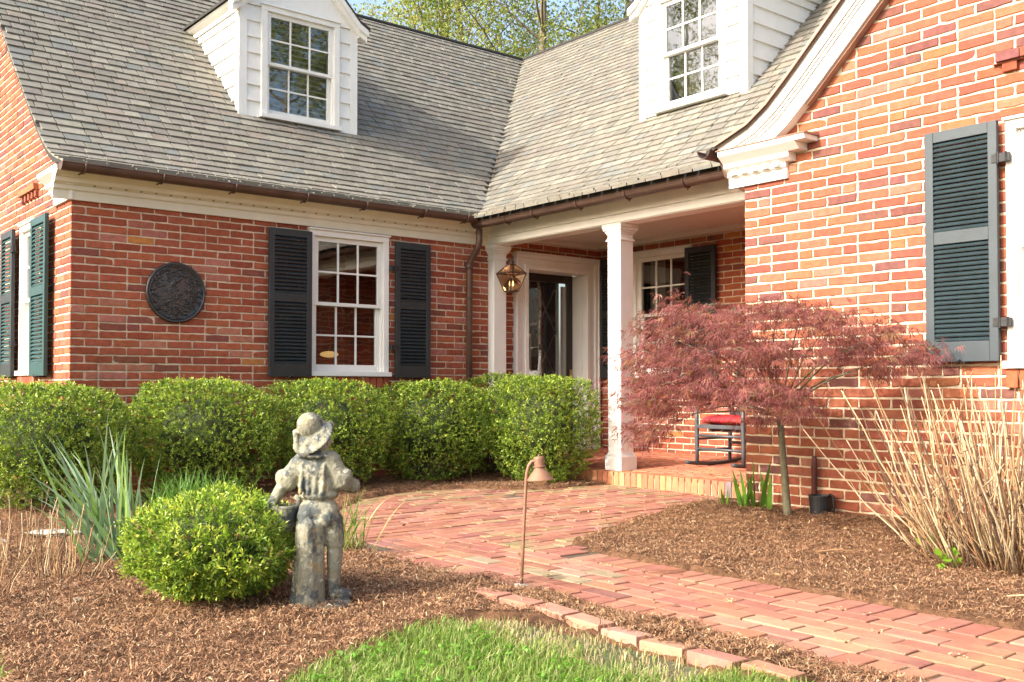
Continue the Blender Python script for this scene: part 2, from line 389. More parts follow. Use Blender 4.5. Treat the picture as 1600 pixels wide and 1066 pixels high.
# decks clipped at the valley so neither pokes through the other eave
dk = MB()
for (t0, z0), (t1, z1) in zip(PROF, PROF[1:]):
    dk.add([fa(2.41, t0, z0), fa(2.41, t1, z1), fa(6.6 + t1, t1, z1), fa(6.6 + t0, t0, z0)], [(0, 1, 2, 3)])
    dk.add([fa(2.41, t0, z0 - .05), fa(2.41, t1, z1 - .05), fa(2.41, t1, z1), fa(2.41, t0, z0)], [(0, 1, 2, 3)])
dk.add([fa(2.41, 4.42, 5.6), fa(2.41, 8.8, 1.5), fa(14., 8.8, 1.5), fa(14., 4.42, 5.6)], [(0, 1, 2, 3)])
dk.add([fa(2.41, 0, 1.86), fa(2.41, 0, 1.80), fa(6.6, 0, 1.80), fa(6.6, 0, 1.86)], [(0, 1, 2, 3)])
dk.build('roof_deck', M['deck'], ra)
roofB = MB(); slates(roofB, fb, -13.3, -2.6, lambda a, t: a > -8.75 - t - .06)
rb = roofB.build('slate_roof', M['slate'], house)
dk = MB()
for (t0, z0), (t1, z1) in zip(PROF, PROF[1:]):
    dk.add([fb(-8.75 - t0, t0, z0), fb(-8.75 - t1, t1, z1), fb(1., t1, z1), fb(1., t0, z0)], [(0, 1, 2, 3)])
dk.add([fb(-13.2, 4.42, 5.6), fb(-13.2, 8.8, 1.5), fb(1., 8.8, 1.5), fb(1., 4.42, 5.6)], [(0, 1, 2, 3)])
dk.add([fb(-8.75, 0, 1.86), fb(-8.75, 0, 1.80), fb(-4.9, 0, 1.80), fb(-4.9, 0, 1.86)], [(0, 1, 2, 3)])
dk.build('roof_deck', M['deck'], rb)
vs = MB()
for (t0, z0), (t1, z1) in zip(PROF, PROF[1:]):
    n = 6
    for i in range(n):
        ta, tb = t0 + (t1 - t0) * i / n, t0 + (t1 - t0) * (i + 1) / n; w0, w1 = uni(.012, .03), uni(.012, .03)
        za, zb = prof_z(ta) + .018, prof_z(tb) + .018
        vs.add([(-8.75 - ta - w0, 6.6 + ta, za), (-8.75 - ta, 6.6 + ta + w0, za), (-8.75 - tb, 6.6 + tb + w1, zb), (-8.75 - tb - w1, 6.6 + tb, zb)], [(0, 1, 2, 3)])
vs.build('valley_flashing', mat('valley_lichen', (.26, .19, .115), .9, .35, 9, .3, spots=[((.42, .22, .06), 6, .55, .7, .6)]), house)
rc = MB(); rc.tube([(-13.17, 2.39, 5.615), (-13.17, 11.1, 5.615)], .035, 8); rc.tube([(-13.2, 11.02, 5.612), (1., 11.02, 5.612)], .035, 8)
rc.build('ridge_cap', M['deck'], house)
# gable roof of the right wing
cr = MB()
for sgn in (1, -1):
    X = (lambda x: x) if sgn == 1 else (lambda x: -3.8 - x)
    for (x0, z0), (x1, z1) in zip(RAKEC, RAKEC[1:]):
        cr.add([(X(x0), 5.985, z0), (X(x1), 5.985, z1), (X(x1), 10.0, z1), (X(x0), 10.0, z0), (X(x0), 5.985, z0 - .03), (X(x1), 5.985, z1 - .03)], [(0, 1, 2, 3), (0, 1, 5, 4)])
cr.build('wing_roof', M['slate'] if False else M['deck'], house)
# rake boards of the right gable: layers of trim that follow its curve
def rake_layer(lo, hi, o0, o1, m, parent, name, x0=-4.9):
    mb = MB(); pts = [p for p in RAKEC if p[0] >= x0]
    if pts[0][0] > x0: pts = [(x0, rakec(x0))] + pts
    dense = []
    for (a, b), (c, d) in zip(pts, pts[1:]):
        for i in range(5): dense.append((a + (c - a) * i / 5, b + (d - b) * i / 5))
    dense.append(pts[-1]); nn = []
    for i, p in enumerate(dense):
        q0, q1 = dense[max(i - 2, 0)], dense[min(i + 2, len(dense) - 1)]; l = math.hypot(q1[0] - q0[0], q1[1] - q0[1])
        nn.append(((q1[1] - q0[1]) / l, -(q1[0] - q0[0]) / l))
    for sgn in (1, -1):
        X = (lambda x: x) if sgn == 1 else (lambda x: -3.8 - x)
        P = [(X(x + n[0] * lo), z + n[1] * lo) for (x, z), n in zip(dense, nn)]; Q = [(X(x + n[0] * hi), z + n[1] * hi) for (x, z), n in zip(dense, nn)]
        for (p, q, p2, q2) in zip(P, Q, P[1:], Q[1:]): mb.plate(FC, [p, q, q2, p2], o0, o1)
    return mb.build(name, m, parent)
rk = rake_layer(.016, .085, -.02, .125, M['white'], house, 'rake_board')
rake_layer(-.006, .014, -.02, .165, M['capcopper'], rk, 'drip_edge')
rake_layer(.087, .104, -.02, .110, M['white'], rk, 'rake_bead')
rake_layer(.106, .124, -.02, .098, M['white'], rk, 'rake_fillet')
rake_layer(.126, .215, -.02, .084, M['white'], rk, 'rake_frieze', -4.8)
rake_layer(.217, .230, -.02, .060, M['capcopper'], rk, 'rake_flashing', -4.3)

# cornices
CORN = [(.0, 1.585), (.026, 1.585), (.026, 1.655), (.045, 1.668), (.045, 1.70), (.085, 1.722), (.092, 1.752), (.15, 1.80), (.158, 1.835), (.0, 1.835)]
cA = MB().prism(FA, CORN, YE - .155, 6.95).build('cornice', M['cream'], house)
vm = mat('dentil_gap_shade', (.2, .16, .11), .9)  # dark tan blocks painted as the shade in the gaps between dentils
for i in range(32):
    y = 2.66 + i * .131
    MB().box(FA, y - .009, y + .009, .062, .0735, 1.705, 1.727).build('cornice_gap', vm, cA)
def ret(fr, a0, a1, dz, nd, m, step=.12):
    low = [(o, z + dz) for o, z in CORN if z < 1.701] + [(.0, 1.70 + dz)]; high = [(.0, 1.7005 + dz), (.05, 1.7005 + dz)] + [(o * 1.05, 1.585 + (z - 1.585) * 1.03 + dz) for o, z in CORN if z > 1.701]
    cm = MB().prism(fr, low, a0, a1 - step); n = 4
    for k in range(n):                                   # the crown flares outwards at its free end
        za, zb_ = 1.7005 + .145 * k / n, 1.7005 + .145 * (k + 1) / n
    cm.prism(fr, high, a0, a1 - step * .75)
    cm.prism(fr, [(.0, 1.76 + dz), (.10, 1.76 + dz), (.16, 1.81 + dz), (.165, 1.842 + dz), (.0, 1.842 + dz)], a0 + .01, a1 - step * .35)
    cm.prism(fr, [(.0, 1.81 + dz), (.158, 1.81 + dz), (.168, 1.844 + dz), (.0, 1.844 + dz)], a0 + .02, a1)
    c = cm.build('cornice_return', m, house)
    d = MB(); w0, w1 = a0 + .02, a1 - step - .02; d.box(fr, w0, w1, .02, .0475, 1.690 + dz, 1.699 + dz)
    for i in range(nd):
        a = w0 + (w1 - w0) * (i + .5) / nd; w = (w1 - w0) / nd * .30; d.box(fr, a - w, a + w, .0, .080, 1.672 + dz, 1.6985 + dz)
    d.build('dentil', m, c)
    MB().prism(fr, [(-.01, 1.8465 + dz), (.175, 1.8455 + dz), (.177, 1.852 + dz), (-.01, 1.872 + dz)], a0 - .01, a1 + .012).build('copper_cap', M['capcopper'], c)
    return c
ret(FE, -9.36, XA + .153, .003, 4, M['white'])
ret(FC, -4.86, -4.10, -.075, 5, M['white'], .24)
# half-round gutters
def gutter(fr, a0, a1, oc, zt, r=.062, brackets=(), endcap=True):
    mb = MB(); n = 12; th = .004
    pr = [(oc + r * math.cos(math.pi * k / n), zt - r * math.sin(math.pi * k / n)) for k in range(n + 1)]
    pi_ = [(oc + (r - th) * math.cos(math.pi * k / n), zt - (r - th) * math.sin(math.pi * k / n)) for k in range(n, -1, -1)]
    mb.prism(fr, pr + pi_, a0, a1)
    if endcap: mb.prism(fr, pr, a0 - .003, a0 + .001); mb.prism(fr, pr, a1 - .001, a1 + .003)
    for s in (-1, 1): mb.tube([fr(a0, oc + s * r, zt), fr(a1, oc + s * r, zt)], .007, 6)
    g = mb.build('gutter', M['copper'], house, smooth=False)
    if brackets:
        for a in brackets:
            b = MB(); b.tube([fr(a, oc + (r + .008) * math.cos(math.pi * k / 10), zt - (r + .008) * math.sin(math.pi * k / 10)) for k in range(0, 11)], .008, 5)
            b.tube([fr(a, oc - r * .55, zt - r * .9), fr(a - .03, oc - r * .75, zt - r - .015)], .007, 5); b.build('bracket', M['copper'], g)
    return g
gutter(FA, 2.34, 6.66, .235, 1.842, brackets=[2.52, 3.17, 3.83, 4.55, 5.2, 5.9, 6.45])
FBm = FR((0, 6.93, 0), (1, 0, 0), (0, -1, 0))
gutter(FBm, -8.76, -4.98, .275, 1.795, r=.06, brackets=[-8.2, -7.75, -7.1, -6.45, -5.75, -5.2])
FCs = FR((-4.735, 0, 0), (0, 1, 0), (-1, 0, 0))
gutter(FCs, 5.96, 6.62, .25, 1.80, r=.06, endcap=False)
dn = MB()
dn.tube([(-8.70, 6.66, 1.73), (-8.70, 6.66, 1.60), (-8.715, 6.66, 1.54), (-8.78, 6.655, 1.46), (-8.84, 6.65, 1.40), (-8.855, 6.645, 1.32), (-8.855, 6.64, Z0)], [.036] * 7, 12)
dn.tube([(-8.855, 6.64, 1.30), (-8.855, 6.64, 1.36)], .044, 12); dn.tube([(-8.855, 6.64, .98), (-8.855, 6.64, 1.0)], .041, 12)
dn.build('downspout', M['copper'], house, smooth=True)
dn = MB(); dn.tube([(-4.96, 6.16, 1.75), (-4.94, 6.19, 1.64), (-4.90, 6.30, 1.56), (-4.82, 6.46, 1.47), (-4.785, 6.56, 1.38), (-4.78, 6.58, 1.25), (-4.78, 6.58, Z0)], [.027] * 7, 12)
dn.build('downspout', M['capcopper'], house, smooth=True)

# corbelled bricks below the eaves and over the right window
cb = MB()
for k, a in enumerate((-9.98, -10.10, -10.22, -10.34, -10.46)): one_brick(cb, FE, a, a + .055, 1.76 - .01 * 0, 1.825, pick(PAL_C), .03); cb.box(FE, a, a + .055, -.01, .028, 1.765, 1.82, pick(PAL_C))
cb.box(FE, -10.5, -9.93, -.01, .05, 1.828, 1.885, pick(PAL_C)); cb.build('brick_corbel', M['brick'], house, bevel=.004); cb = MB()
for k in range(9):
    a = -2.80 + k * .145
    cb.box(FC, a, a + .088, -.01, .030, 1.90, 1.957, pick(PAL_C)); cb.box(FC, a - .03, a + .112, -.01, .055, 1.962, 2.02, pick(PAL_C))
cb.box(FC, -2.86, -1.78, -.01, .030, 1.955, 1.964, pick(PAL_C)); cb.build('brick_corbel', M['brick'], house, bevel=.004); cb = MB(); cb.box(FC, -2.81, -1.83, -.01, .045, 1.625, 1.67, pick(PAL_A))
cb.build('brick_corbel', M['brick'], house, bevel=.004)
for fr, (a0, a1) in ((FA, (4.70, 5.63)), (FC, (-2.80, -1.85)), (FE, (-10.5, -9.9))):
    sb = MB()
    n = int((a1 - a0) / .075); w = (a1 - a0) / n
    for k in range(n): sb.box(fr, a0 + k * w + .005, a0 + (k + 1) * w - .005, -.02, .035, .0, .113, pick(PAL_A))
    sb.build('brick_sill', M['brick'], house, bevel=.004)

# windows ------------------------------------------------------------
def window(fr, a0, a1, z0, z1, casing=.062, glass='glass', proud=.03, room=True, blind=False, head=.075, m='white', paneset=(3, 2)):
    w = MB(); W = M[m]
    w.box(fr, a0, a0 + casing, -.10, proud, z0 + .045, z1 - head); w.box(fr, a1 - casing, a1, -.10, proud, z0 + .045, z1 - head)
    w.box(fr, a0, a1, -.10, proud + .002, z1 - head, z1 - .018); w.box(fr, a0 - .012, a1 + .012, -.05, proud + .022, z1 - .0175, z1)
    w.box(fr, a0 - .02, a1 + .02, -.10, proud + .03, z0, z0 + .0445)
    w.box(fr, a0 + casing + .0005, a0 + casing + .012, -.10, proud - .03, z0 + .045, z1 - head - .0005); w.box(fr, a1 - casing - .012, a1 - casing - .0005, -.10, proud - .03, z0 + .045, z1 - head - .0005)
    o = w.build('window', W, house, bevel=.003)
    A0, A1, B0, B1 = a0 + casing + .013, a1 - casing - .013, z0 + .046, z1 - head - .002; mid = (B0 + B1) / 2
    def sash(zb, zt, oo, bot, top, name):
        s = MB(); st = .042
        s.box(fr, A0, A0 + st, oo - .035, oo, zb, zt); s.box(fr, A1 - st, A1, oo - .035, oo, zb, zt)
        s.box(fr, A0 + st, A1 - st, oo - .0345, oo - .0005, zb, zb + bot); s.box(fr, A0 + st, A1 - st, oo - .0345, oo - .0005, zt - top, zt)
        nc, nr = paneset
        for k in range(1, nc):
            x = A0 + st + (A1 - A0 - 2 * st) * k / nc; s.box(fr, x - .009, x + .009, oo - .026, oo - .006, zb + bot, zt - top)
        for k in range(1, nr):
            z = zb + bot + (zt - top - zb - bot) * k / nr; s.box(fr, A0 + st, A1 - st, oo - .0255, oo - .0065, z - .009, z + .009)
        s.build('sash', W, o, bevel=.002)
        g = MB(); g.add([fr(A0 + st, oo - .018, zb + bot), fr(A1 - st, oo - .018, zb + bot), fr(A1 - st, oo - .018, zt - top), fr(A0 + st, oo - .018, zt - top)], [(0, 1, 2, 3)])
        g.build('pane', M[glass], o)
    sash(mid - .012, B1, proud - .035, .034, .045, 'sash'); sash(B0, mid + .022, proud - .074, .07, .034, 'sash')
    if room:
        d = 1.6; r = MB(); e = .0
        c = [fr(a, oo, z) for oo in (-.125, -d) for a, z in ((A0 - .5, B0 - .3), (A1 + .5, B0 - .3), (A1 + .5, B1 + .1), (A0 - .5, B1 + .1))]
        r.add(c, [(0, 1, 5, 4), (1, 2, 6, 5), (2, 3, 7, 6), (3, 0, 4, 7), (4, 5, 6, 7)]); r.build('room', M['room'], o)
    if blind:
        b = MB(); n = int((B1 - B0) / .062)
        for k in range(n):
            z = B0 + .03 + k * .062; b.prism(fr, [(-.135, z), (-.165, z + .028), (-.166, z + .026), (-.136, z - .002)], A0 + .01, A1 - .01)
        b.build('blind', M['blind'], o)
    return o
wA = window(FA, *WIN_A, m='white')
wB = window(FB, *WIN_B, m='white')
wC = window(FC, *WIN_C)
wE = window(FE, *WIN_E)
cu = MB()
for k in range(16):
    a = -8.25 + k * .014; cu.prism(FB, [(-.2 - .012 * (k % 2), .2), (-.2 - .012 * (k % 2), 1.5), (-.215, 1.5), (-.215, .2)], a, a + .014)
for k in range(18):
    a = -7.70 + k * .014; cu.prism(FB, [(-.2 - .012 * (k % 2), .2), (-.2 - .012 * (k % 2), 1.5), (-.215, 1.5), (-.215, .2)], a, a + .014)
cu.build('curtain', M['curtain'], wB)
hl = MB(); hl.ball((XA - .75, 5.36, .36), (.10, .10, .035)); hl.build('pendant_light', M['gold'], wA, smooth=True)

def shutter(fr, a0, a1, z0, z1, o0, m, ms, hinge=None, skew=0., hz=(.22, .80), pitch=.036):
    fr2 = FR(fr.g, fr.a, fr.o)
    def f2(a, o, z): return fr(a, o + (a - a0) * skew, z)
    s = MB(); st, t = .055, .034; zm = z0 + (z1 - z0) * .535
    s.box(f2, a0, a0 + st, o0, o0 + t, z0, z1); s.box(f2, a1 - st, a1, o0, o0 + t, z0, z1)
    for b, c in ((z0, z0 + .125), (zm - .04, zm + .04), (z1 - .068, z1)): s.box(f2, a0 + st, a1 - st, o0 + .001, o0 + t - .001, b, c)
    o = s.build('shutter', m, house, bevel=.003)
    l = MB()
    for b, c in ((z0 + .125, zm - .04), (zm + .04, z1 - .068)):
        n = int(round((c - b) / pitch)); d = (c - b) / n
        for k in range(n):
            z = b + k * d; l.prism(f2, [(o0 + t - .004, z + .002), (o0 + .004, z + d * .95), (o0 + .008, z + d * 1.05), (o0 + t - .001, z + .010)], a0 + st, a1 - st)
    l.build('louvre', ms, o)
    if hinge:
        e = a1 if hinge == 'hi' else a0; sg = 1 if hinge == 'hi' else -1
        for q in hz:
            z = z0 + (z1 - z0) * q; h = MB()
            h.box(f2, min(e - sg * .03, e + sg * .075), max(e - sg * .03, e + sg * .075), o0 + t * .3, o0 + t + .006, z - .026, z + .026)
            h.tube([f2(e + sg * .008, o0 + t + .004, z - .034), f2(e + sg * .008, o0 + t + .004, z + .034)], .009, 8)
            h.tube([f2(e + sg * .06, o0 + t + .006, z - .03), f2(e + sg * .06, o0 + t + .006, z + .03)], .007, 6)
            h.build('hinge', M['iron'], o)
    k = MB(); c = (a0 + a1) / 2
    k.tube([f2(c - .03, o0 + t + .008, z0 - .012), f2(c, o0 + t + .018, z0 + .012), f2(c + .02, o0 + t + .012, z0 - .006), f2(c + .02, .0, z0 - .006)], .006, 6)
    k.build('shutter_dog', M['iron'], o)
    return o
shutter(FA, 4.262, 4.712, .105, 1.525, .045, M['shutter'], M['shutter'])
shutter(FA, 5.69, 6.125, .105, 1.52, .03, M['shutter'], M['shutter'], 'lo')
shutter(FB, -7.475, -7.05, .115, 1.56, .05, M['shutter'], M['shutter'])
shutter(FB, -8.86, -8.42, .115, 1.56, .03, M['shutter'], M['shutter'], 'hi', hz=(.28, .86))
shutter(FC, -3.275, -2.82, .16, 1.61, .035, M['shutter_blue'], M['slat_blue'], 'hi', hz=(.16, .84), pitch=.0295)
shutter(FE, -9.885, -9.39, .105, 1.53, .05, M['shutter_green'], M['shutter_green'])
shutter(FE, -11.0, -10.55, .105, 1.53, .05, M['shutter'], M['shutter_green'], 'hi', hz=(.22, .86))

# dormers ------------------------------------------------------------
def dormer(fr, a0, a1, zb, ze, inner, blind):
    """face at o=0, cheeks run back to o=-1.5, gable roof"""
    ac = (a0 + a1) / 2; hw = (a1 - a0) / 2; sl = 1.06; zp = ze + hw * sl
    b = MB()
    b.plate(fr, [(a0 + .02, zb - .2), (a1 - .02, zb - .2), (a1 - .02, ze), (ac, zp - .02), (a0 + .02, ze)], -1.9, -.29)
    d = b.build('dormer', M['white'], house)
    ex = .178; n = int((ze - zb) / ex) + 2; c4 = [MB() for q in range(4)]
    for k in range(-1, n):
        z = zb + .02 + k * ex; zt = min(z + ex, ze)
        if zt - z < .03: continue
        for cl, (u0, u1) in zip(c4, ((a0 + .085, inner[0]), (inner[1], a1 - .085))):
            cl.prism(fr, [(-.30, z), (.006, z), (-.016, zt), (-.30, zt)], u0, u1)
        for cl, (side, s) in zip(c4[2:], ((a0, -1), (a1, 1))):
            v = [(side - s * .03, z), (side + s * .006, z), (side - s * .016, zt), (side - s * .03, zt)]
            cl.plate(fr, v, -1.75, -.085)
    for cl in c4: cl.build('clapboard', M['white'], d)
    co = MB()
    for side, s in ((a0, -1), (a1, 1)):
        co.box(fr, min(side, side - s * .085), max(side, side - s * .085), -.085, .008, zb - .15, ze)
        co.box(fr, min(side - s * .01, side + s * .008), max(side - s * .01, side + s * .008), -.085, .0075, zb - .15, ze - .001)
    # frieze under eaves, gable board
    co.plate(fr, [(a0 + .001, ze + .001), (a1 - .001, ze + .001), (ac, zp - .01)], -.30, .006)
    co.build('corner_board', M['white'], d)
    rf = MB(); ov, fo = .13, .10
    for s in (-1, 1):
        e = ac + s * (hw + ov); zee = ze + .03 - ov * .35
        P = [(ac, zp + .05), (ac + s * hw, ze + .065), (e, zee + .02)]
        for (p, q) in zip(P, P[1:]): rf.plate(fr, [p, q, (q[0], q[1] + .03), (p[0], p[1] + .03)], -2.6, fo)
    r = rf.build('dormer_roof', M['deck'], d)
    tr = MB()
    for s in (-1, 1):
        e = ac + s * (hw + ov - .02); zee = ze + .03 - ov * .35
        P = [(ac, zp + .048), (ac + s * hw, ze + .063), (e, zee + .018)]
        for k, (lo, hi, oo) in enumerate(((0, .07, fo - .006), (.071, .135, fo - .04))):
            for (p, q) in zip(P, P[1:]): tr.plate(fr, [(p[0], p[1] - lo), (q[0], q[1] - lo), (q[0], q[1] - hi), (p[0], p[1] - hi)], -.04, oo)
        # eave moulding along the cheek, tapering back into the roof
        w0 = a0 if s == -1 else a1
        tr.prism(FR(fr.g, fr.o, (fr.a[0] * s, fr.a[1] * s, 0)), [((w0 * s) + .0, ze - .09), ((w0 * s) + .02, ze - .09), ((w0 * s) + .03, ze - .05), ((w0 * s) + .07, ze - .03), ((w0 * s) + .10, ze + .0), ((w0 * s) + .0, ze + .03)], -1.6, fo - .05)
    tr.build('eave_trim', M['white'], d)
    fl = MB(); fl.prism(fr, [(-.05, zb - .045), (.06, zb - .045 - .04), (.065, zb - .03 - .045), (-.05, zb + .02)], a0 + .02, a1 + .01)
    fl.build('flashing', M['verdigris'], d)
    return d
FD1 = FR((-10.40, 0, 0), (0, 1, 0), (1, 0, 0)); FD2 = FR((0, 8.22, 0), (1, 0, 0), (0, -1, 0))
dormer(FD1, 4.645, 6.12, 2.98, 4.25, (4.895, 5.875), True)
dormer(FD2, -7.775, -6.30, 2.98, 4.25, (-7.515, -6.565), False)
window(FD1, 4.895, 5.875, 3.005, 4.285, casing=.07, glass='dormer_glass', room=False, blind=True, proud=.035)
window(FD2, -7.515, -6.565, 3.005, 4.285, casing=.07, glass='dormer_glass', room=False, proud=.035)
for fr, a0, a1 in ((FD1, 4.95, 5.82), (FD2, -7.46, -6.62)):
    MB().box(fr, a0, a1, -.26, -.19, 3.02, 4.24).build('window_backing', M['room'], house)

# porch --------------------------------------------------------------
zf = lambda y: -.80 + (y - 6.95) * .037
beam = MB(); beam.box(WORLD, XA, -4.74, 6.95, 7.13, 1.592, 1.80); beam.box(WORLD, XA, -4.74, 6.935, 6.9495, 1.60, 1.675); beam.box(WORLD, XA, -4.74, 6.915, 6.9495, 1.676, 1.80)
beam.build('porch_beam', M['white'], house, bevel=.004)
MB().box(WORLD, -8.74, -4.78, 6.61, 6.96, 1.8005, 1.845).build('soffit', M['cream'], house)
ce = MB(); n = 17; y0, y1 = 7.13, 8.60
for k in range(n):
    a, b = y0 + (y1 - y0) * k / n, y0 + (y1 - y0) * (k + 1) / n
    ce.box(WORLD, XA, -4.74, a + .003, b - .003, 1.735, 1.76)
ce.box(WORLD, XA, -4.74, y0, YB, 1.752, 1.80)
ce.build('porch_ceiling', M['ceil'], house)
ct = MB(); ct.box(WORLD, XA, -4.74, 8.60, YB, 1.685, 1.75); ct.box(WORLD, XA, XA + .06, 7.13, 8.60, 1.685, 1.75)
ct.build('ceiling_trim', M['ceil'], house, bevel=.004)
def column(x0, x1, y0, y1, name, base=True, zb=-.80):
    c = MB(); zt = 1.592
    def ring(e, a, b): c.box(WORLD, x0 - e, x1 + e, y0 - e, y1 + e, a, b)
    ring(0, zb + .15, zt - .10); ring(.014, zt - .165, zt - .150); ring(.008, zt - .15, zt - .142)
    for e, a, b in ((.008, .10, .082), (.02, .082, .062), (.034, .062, .040), (.042, .040, .0)): ring(e, zt - a, zt - b - .0005)
    ring(.022, zb, zb + .14); ring(.014, zb + .1405, zb + .152); ring(.006, zb + .1525, zb + .166)
    return c.build(name, M['white'], house, bevel=.004)
column(-7.025, -6.85, 6.96, 7.135, 'porch_column')
column(XA, -8.80, 6.945, 7.12, 'pilaster')
def pavers(mb, rects, z, pal, tilt=.004, h=.05, moss=False):
    for (x, y, wx, wy) in rects:
        dz = random.gauss(0, tilt); g = .0045 + abs(random.gauss(0, .0015)); th = random.gauss(0, .012)
        tx, ty = random.gauss(0, .006), random.gauss(0, .006); c = pick(pal); zz = z(x, y) if callable(z) else z
        if moss:
            k = max(0, min(1, (-6.55 - x) / .7 + .25)) + max(0, min(1, (y - 6.0) / .7)) * .8 + max(0, min(1, (x + 5.5) / .4)) * .55
            if random.random() < k * .45: f_ = uni(.25, .65); c = tuple(u * (1 - f_) + v * f_ for u, v in zip(c, (.235, .225, .10)))
        q = []
        for (e, hh) in ((.003, 0), (0, -.003), (0, -h)):
            for sx, sy in ((-1, -1), (1, -1), (1, 1), (-1, 1)):
                lx, ly = sx * (wx / 2 - g - e), sy * (wy / 2 - g - e)
                lx += random.gauss(0, .0008); ly += random.gauss(0, .0008)
                q.append((x + lx * math.cos(th) - ly * math.sin(th), y + lx * math.sin(th) + ly * math.cos(th), zz + dz + hh + lx * tx + ly * ty))
        f = [(0, 1, 2, 3)] + [(r * 4 + i, r * 4 + (i + 1) % 4, r * 4 + 4 + (i + 1) % 4, r * 4 + 4 + i) for r in (0, 1) for i in range(4)]
        mb.add(q, f, c)
PAL_F = [((.40, .145, .085), 4), ((.36, .125, .075), 3), ((.44, .175, .10), 3)]
PAL_E = [((.46, .19, .095), 4), ((.43, .16, .085), 4), ((.49, .225, .12), 3), ((.17, .13, .13), .5), ((.42, .15, .09), 2)]
pf = MB(); rects = []; y = 7.06; r = 0
while y < YB - .02:
    x = XA + (r % 2) * .1
    while x < -4.76: rects.append((x + .105, y + .035, .21, .07)); x += .21
    y += .07; r += 1
pavers(pf, rects, lambda x, y: zf(y), PAL_F, .0012)
x = -8.85
while x < -4.80:
    pavers(pf, [(x + .037, 6.955, .074, .20)], lambda a, b: zf(6.95), PAL_E, .0015, h=.128); x += .074
po = pf.build('porch_floor', M['porch_brick'], house)
MB().box(WORLD, XA + .001, -4.74, 6.87, YB, Z0 - .04, -.835).build('porch_base', M['mortar'], po)

# front door ---------------------------------------------------------
ds = MB(); D0, D1, Dz = 7.495, 8.455, 1.375
def casing(mb, fr, i0, i1, zt, w, o0, o1, zb):
    mb.box(fr, i0 - w, i0, o0, o1, zb, zt); mb.box(fr, i1, i1 + w, o0, o1, zb, zt); mb.box(fr, i0 - w, i1 + w, o0, o1 - .0005, zt + .0005, zt + w)
casing(ds, FA, 7.51, 8.44, 1.37, .05, -.05, .045, -.75); casing(ds, FA, 7.459, 8.491, 1.421, .075, -.02, .028, -.75); casing(ds, FA, 7.383, 8.567, 1.497, .045, -.02, .05, -.75); casing(ds, FA, 7.337, 8.613, 1.543, .022, -.02, .066, -.75)
do = ds.build('door_surround', M['white'], house, bevel=.004)
jm = MB(); jm.box(FA, 8.4405, 8.462, -.36, -.0505, -.75, 1.368); jm.box(FA, 7.488, 7.5095, -.36, -.0505, -.75, 1.368); jm.box(FA, 7.5097, 8.4403, -.36, -.0505, 1.371, 1.392)
jm.build('jamb', M['white'], do)
dr = MB(); o0 = -.27
dr.box(FA, 7.512, 7.57, o0, o0 + .05, -.74, 1.368); dr.box(FA, 8.375, 8.438, o0, o0 + .05, -.74, 1.368); dr.box(FA, 7.57, 8.375, o0, o0 + .049, 1.275, 1.368); dr.box(FA, 7.57, 8.375, o0, o0 + .049, -.74, -.58)
dr.box(FA, 7.57, 8.375, o0 + .049, o0 + .058, 1.278, 1.286)
door = dr.build('front_door', M['door'], house, bevel=.003)
gp = MB(); gp.add([FA(7.57, o0 + .025, -.58), FA(8.375, o0 + .025, -.58), FA(8.375, o0 + .025, 1.275), FA(7.57, o0 + .025, 1.275)], [(0, 1, 2, 3)]); gp.build('pane', M['glass'], door)
st = MB(); st.box(FA, 8.30, 8.345, o0 - .02, o0 + .02, -.58, 1.24); st.build('door_stile', M['white'], door)
ld = MB(); ld.box(FA, 7.55, 8.30, o0 - .09, o0 - .05, -.74, 1.30); ld.build('inner_door', mat('inner_door', (.035, .012, .012), .4, .2), door)
lt = MB(); oo = o0 - .045
for k in range(3):
    zz = -.4 + k * .55
    for s in (1, -1):
        p, q = (7.93, zz + (0 if s > 0 else .5)), (8.22, zz + (.5 if s > 0 else 0)); lt.tube([FA(p[0], oo, p[1]), FA(q[0], oo, q[1])], .011, 6)
    lt.box(FA, 8.235, 8.25, oo - .01, oo + .006, zz, zz + .5)
    for j in range(4): lt.ball(FA(7.99 + .0 * j, oo, zz + .07 + j * .125), (.012, .035, .045), 8, 6)
lt.build('lattice', mat('lattice_wood', (.30, .25, .23), .5, .2), door)
sd = MB(); oo = o0 - .03
for b, c in ((-.60, -.12), (.18, .20), (.60, .65)): sd.box(FA, 7.58, 7.83, oo - .012, oo + .01, b, c)
for a in (7.58, 7.806): sd.box(FA, a, a + .024, oo - .0125, oo + .0095, -.6, .65)
sd.build('inner_sash', M['white'], door, bevel=.002)
hd = MB(); hd.tube([FA(8.29, o0 + .06, .12), FA(8.29, o0 + .10, .12), FA(8.37, o0 + .10, .13), FA(8.41, o0 + .10, .10)], .012, 8); hd.box(FA, 8.385, 8.425, o0 + .05, o0 + .062, -.02, .22); hd.ball(FA(8.29, o0 + .08, .10), .025, 10, 8)
hd.build('handle', M['brass'], door, smooth=False)

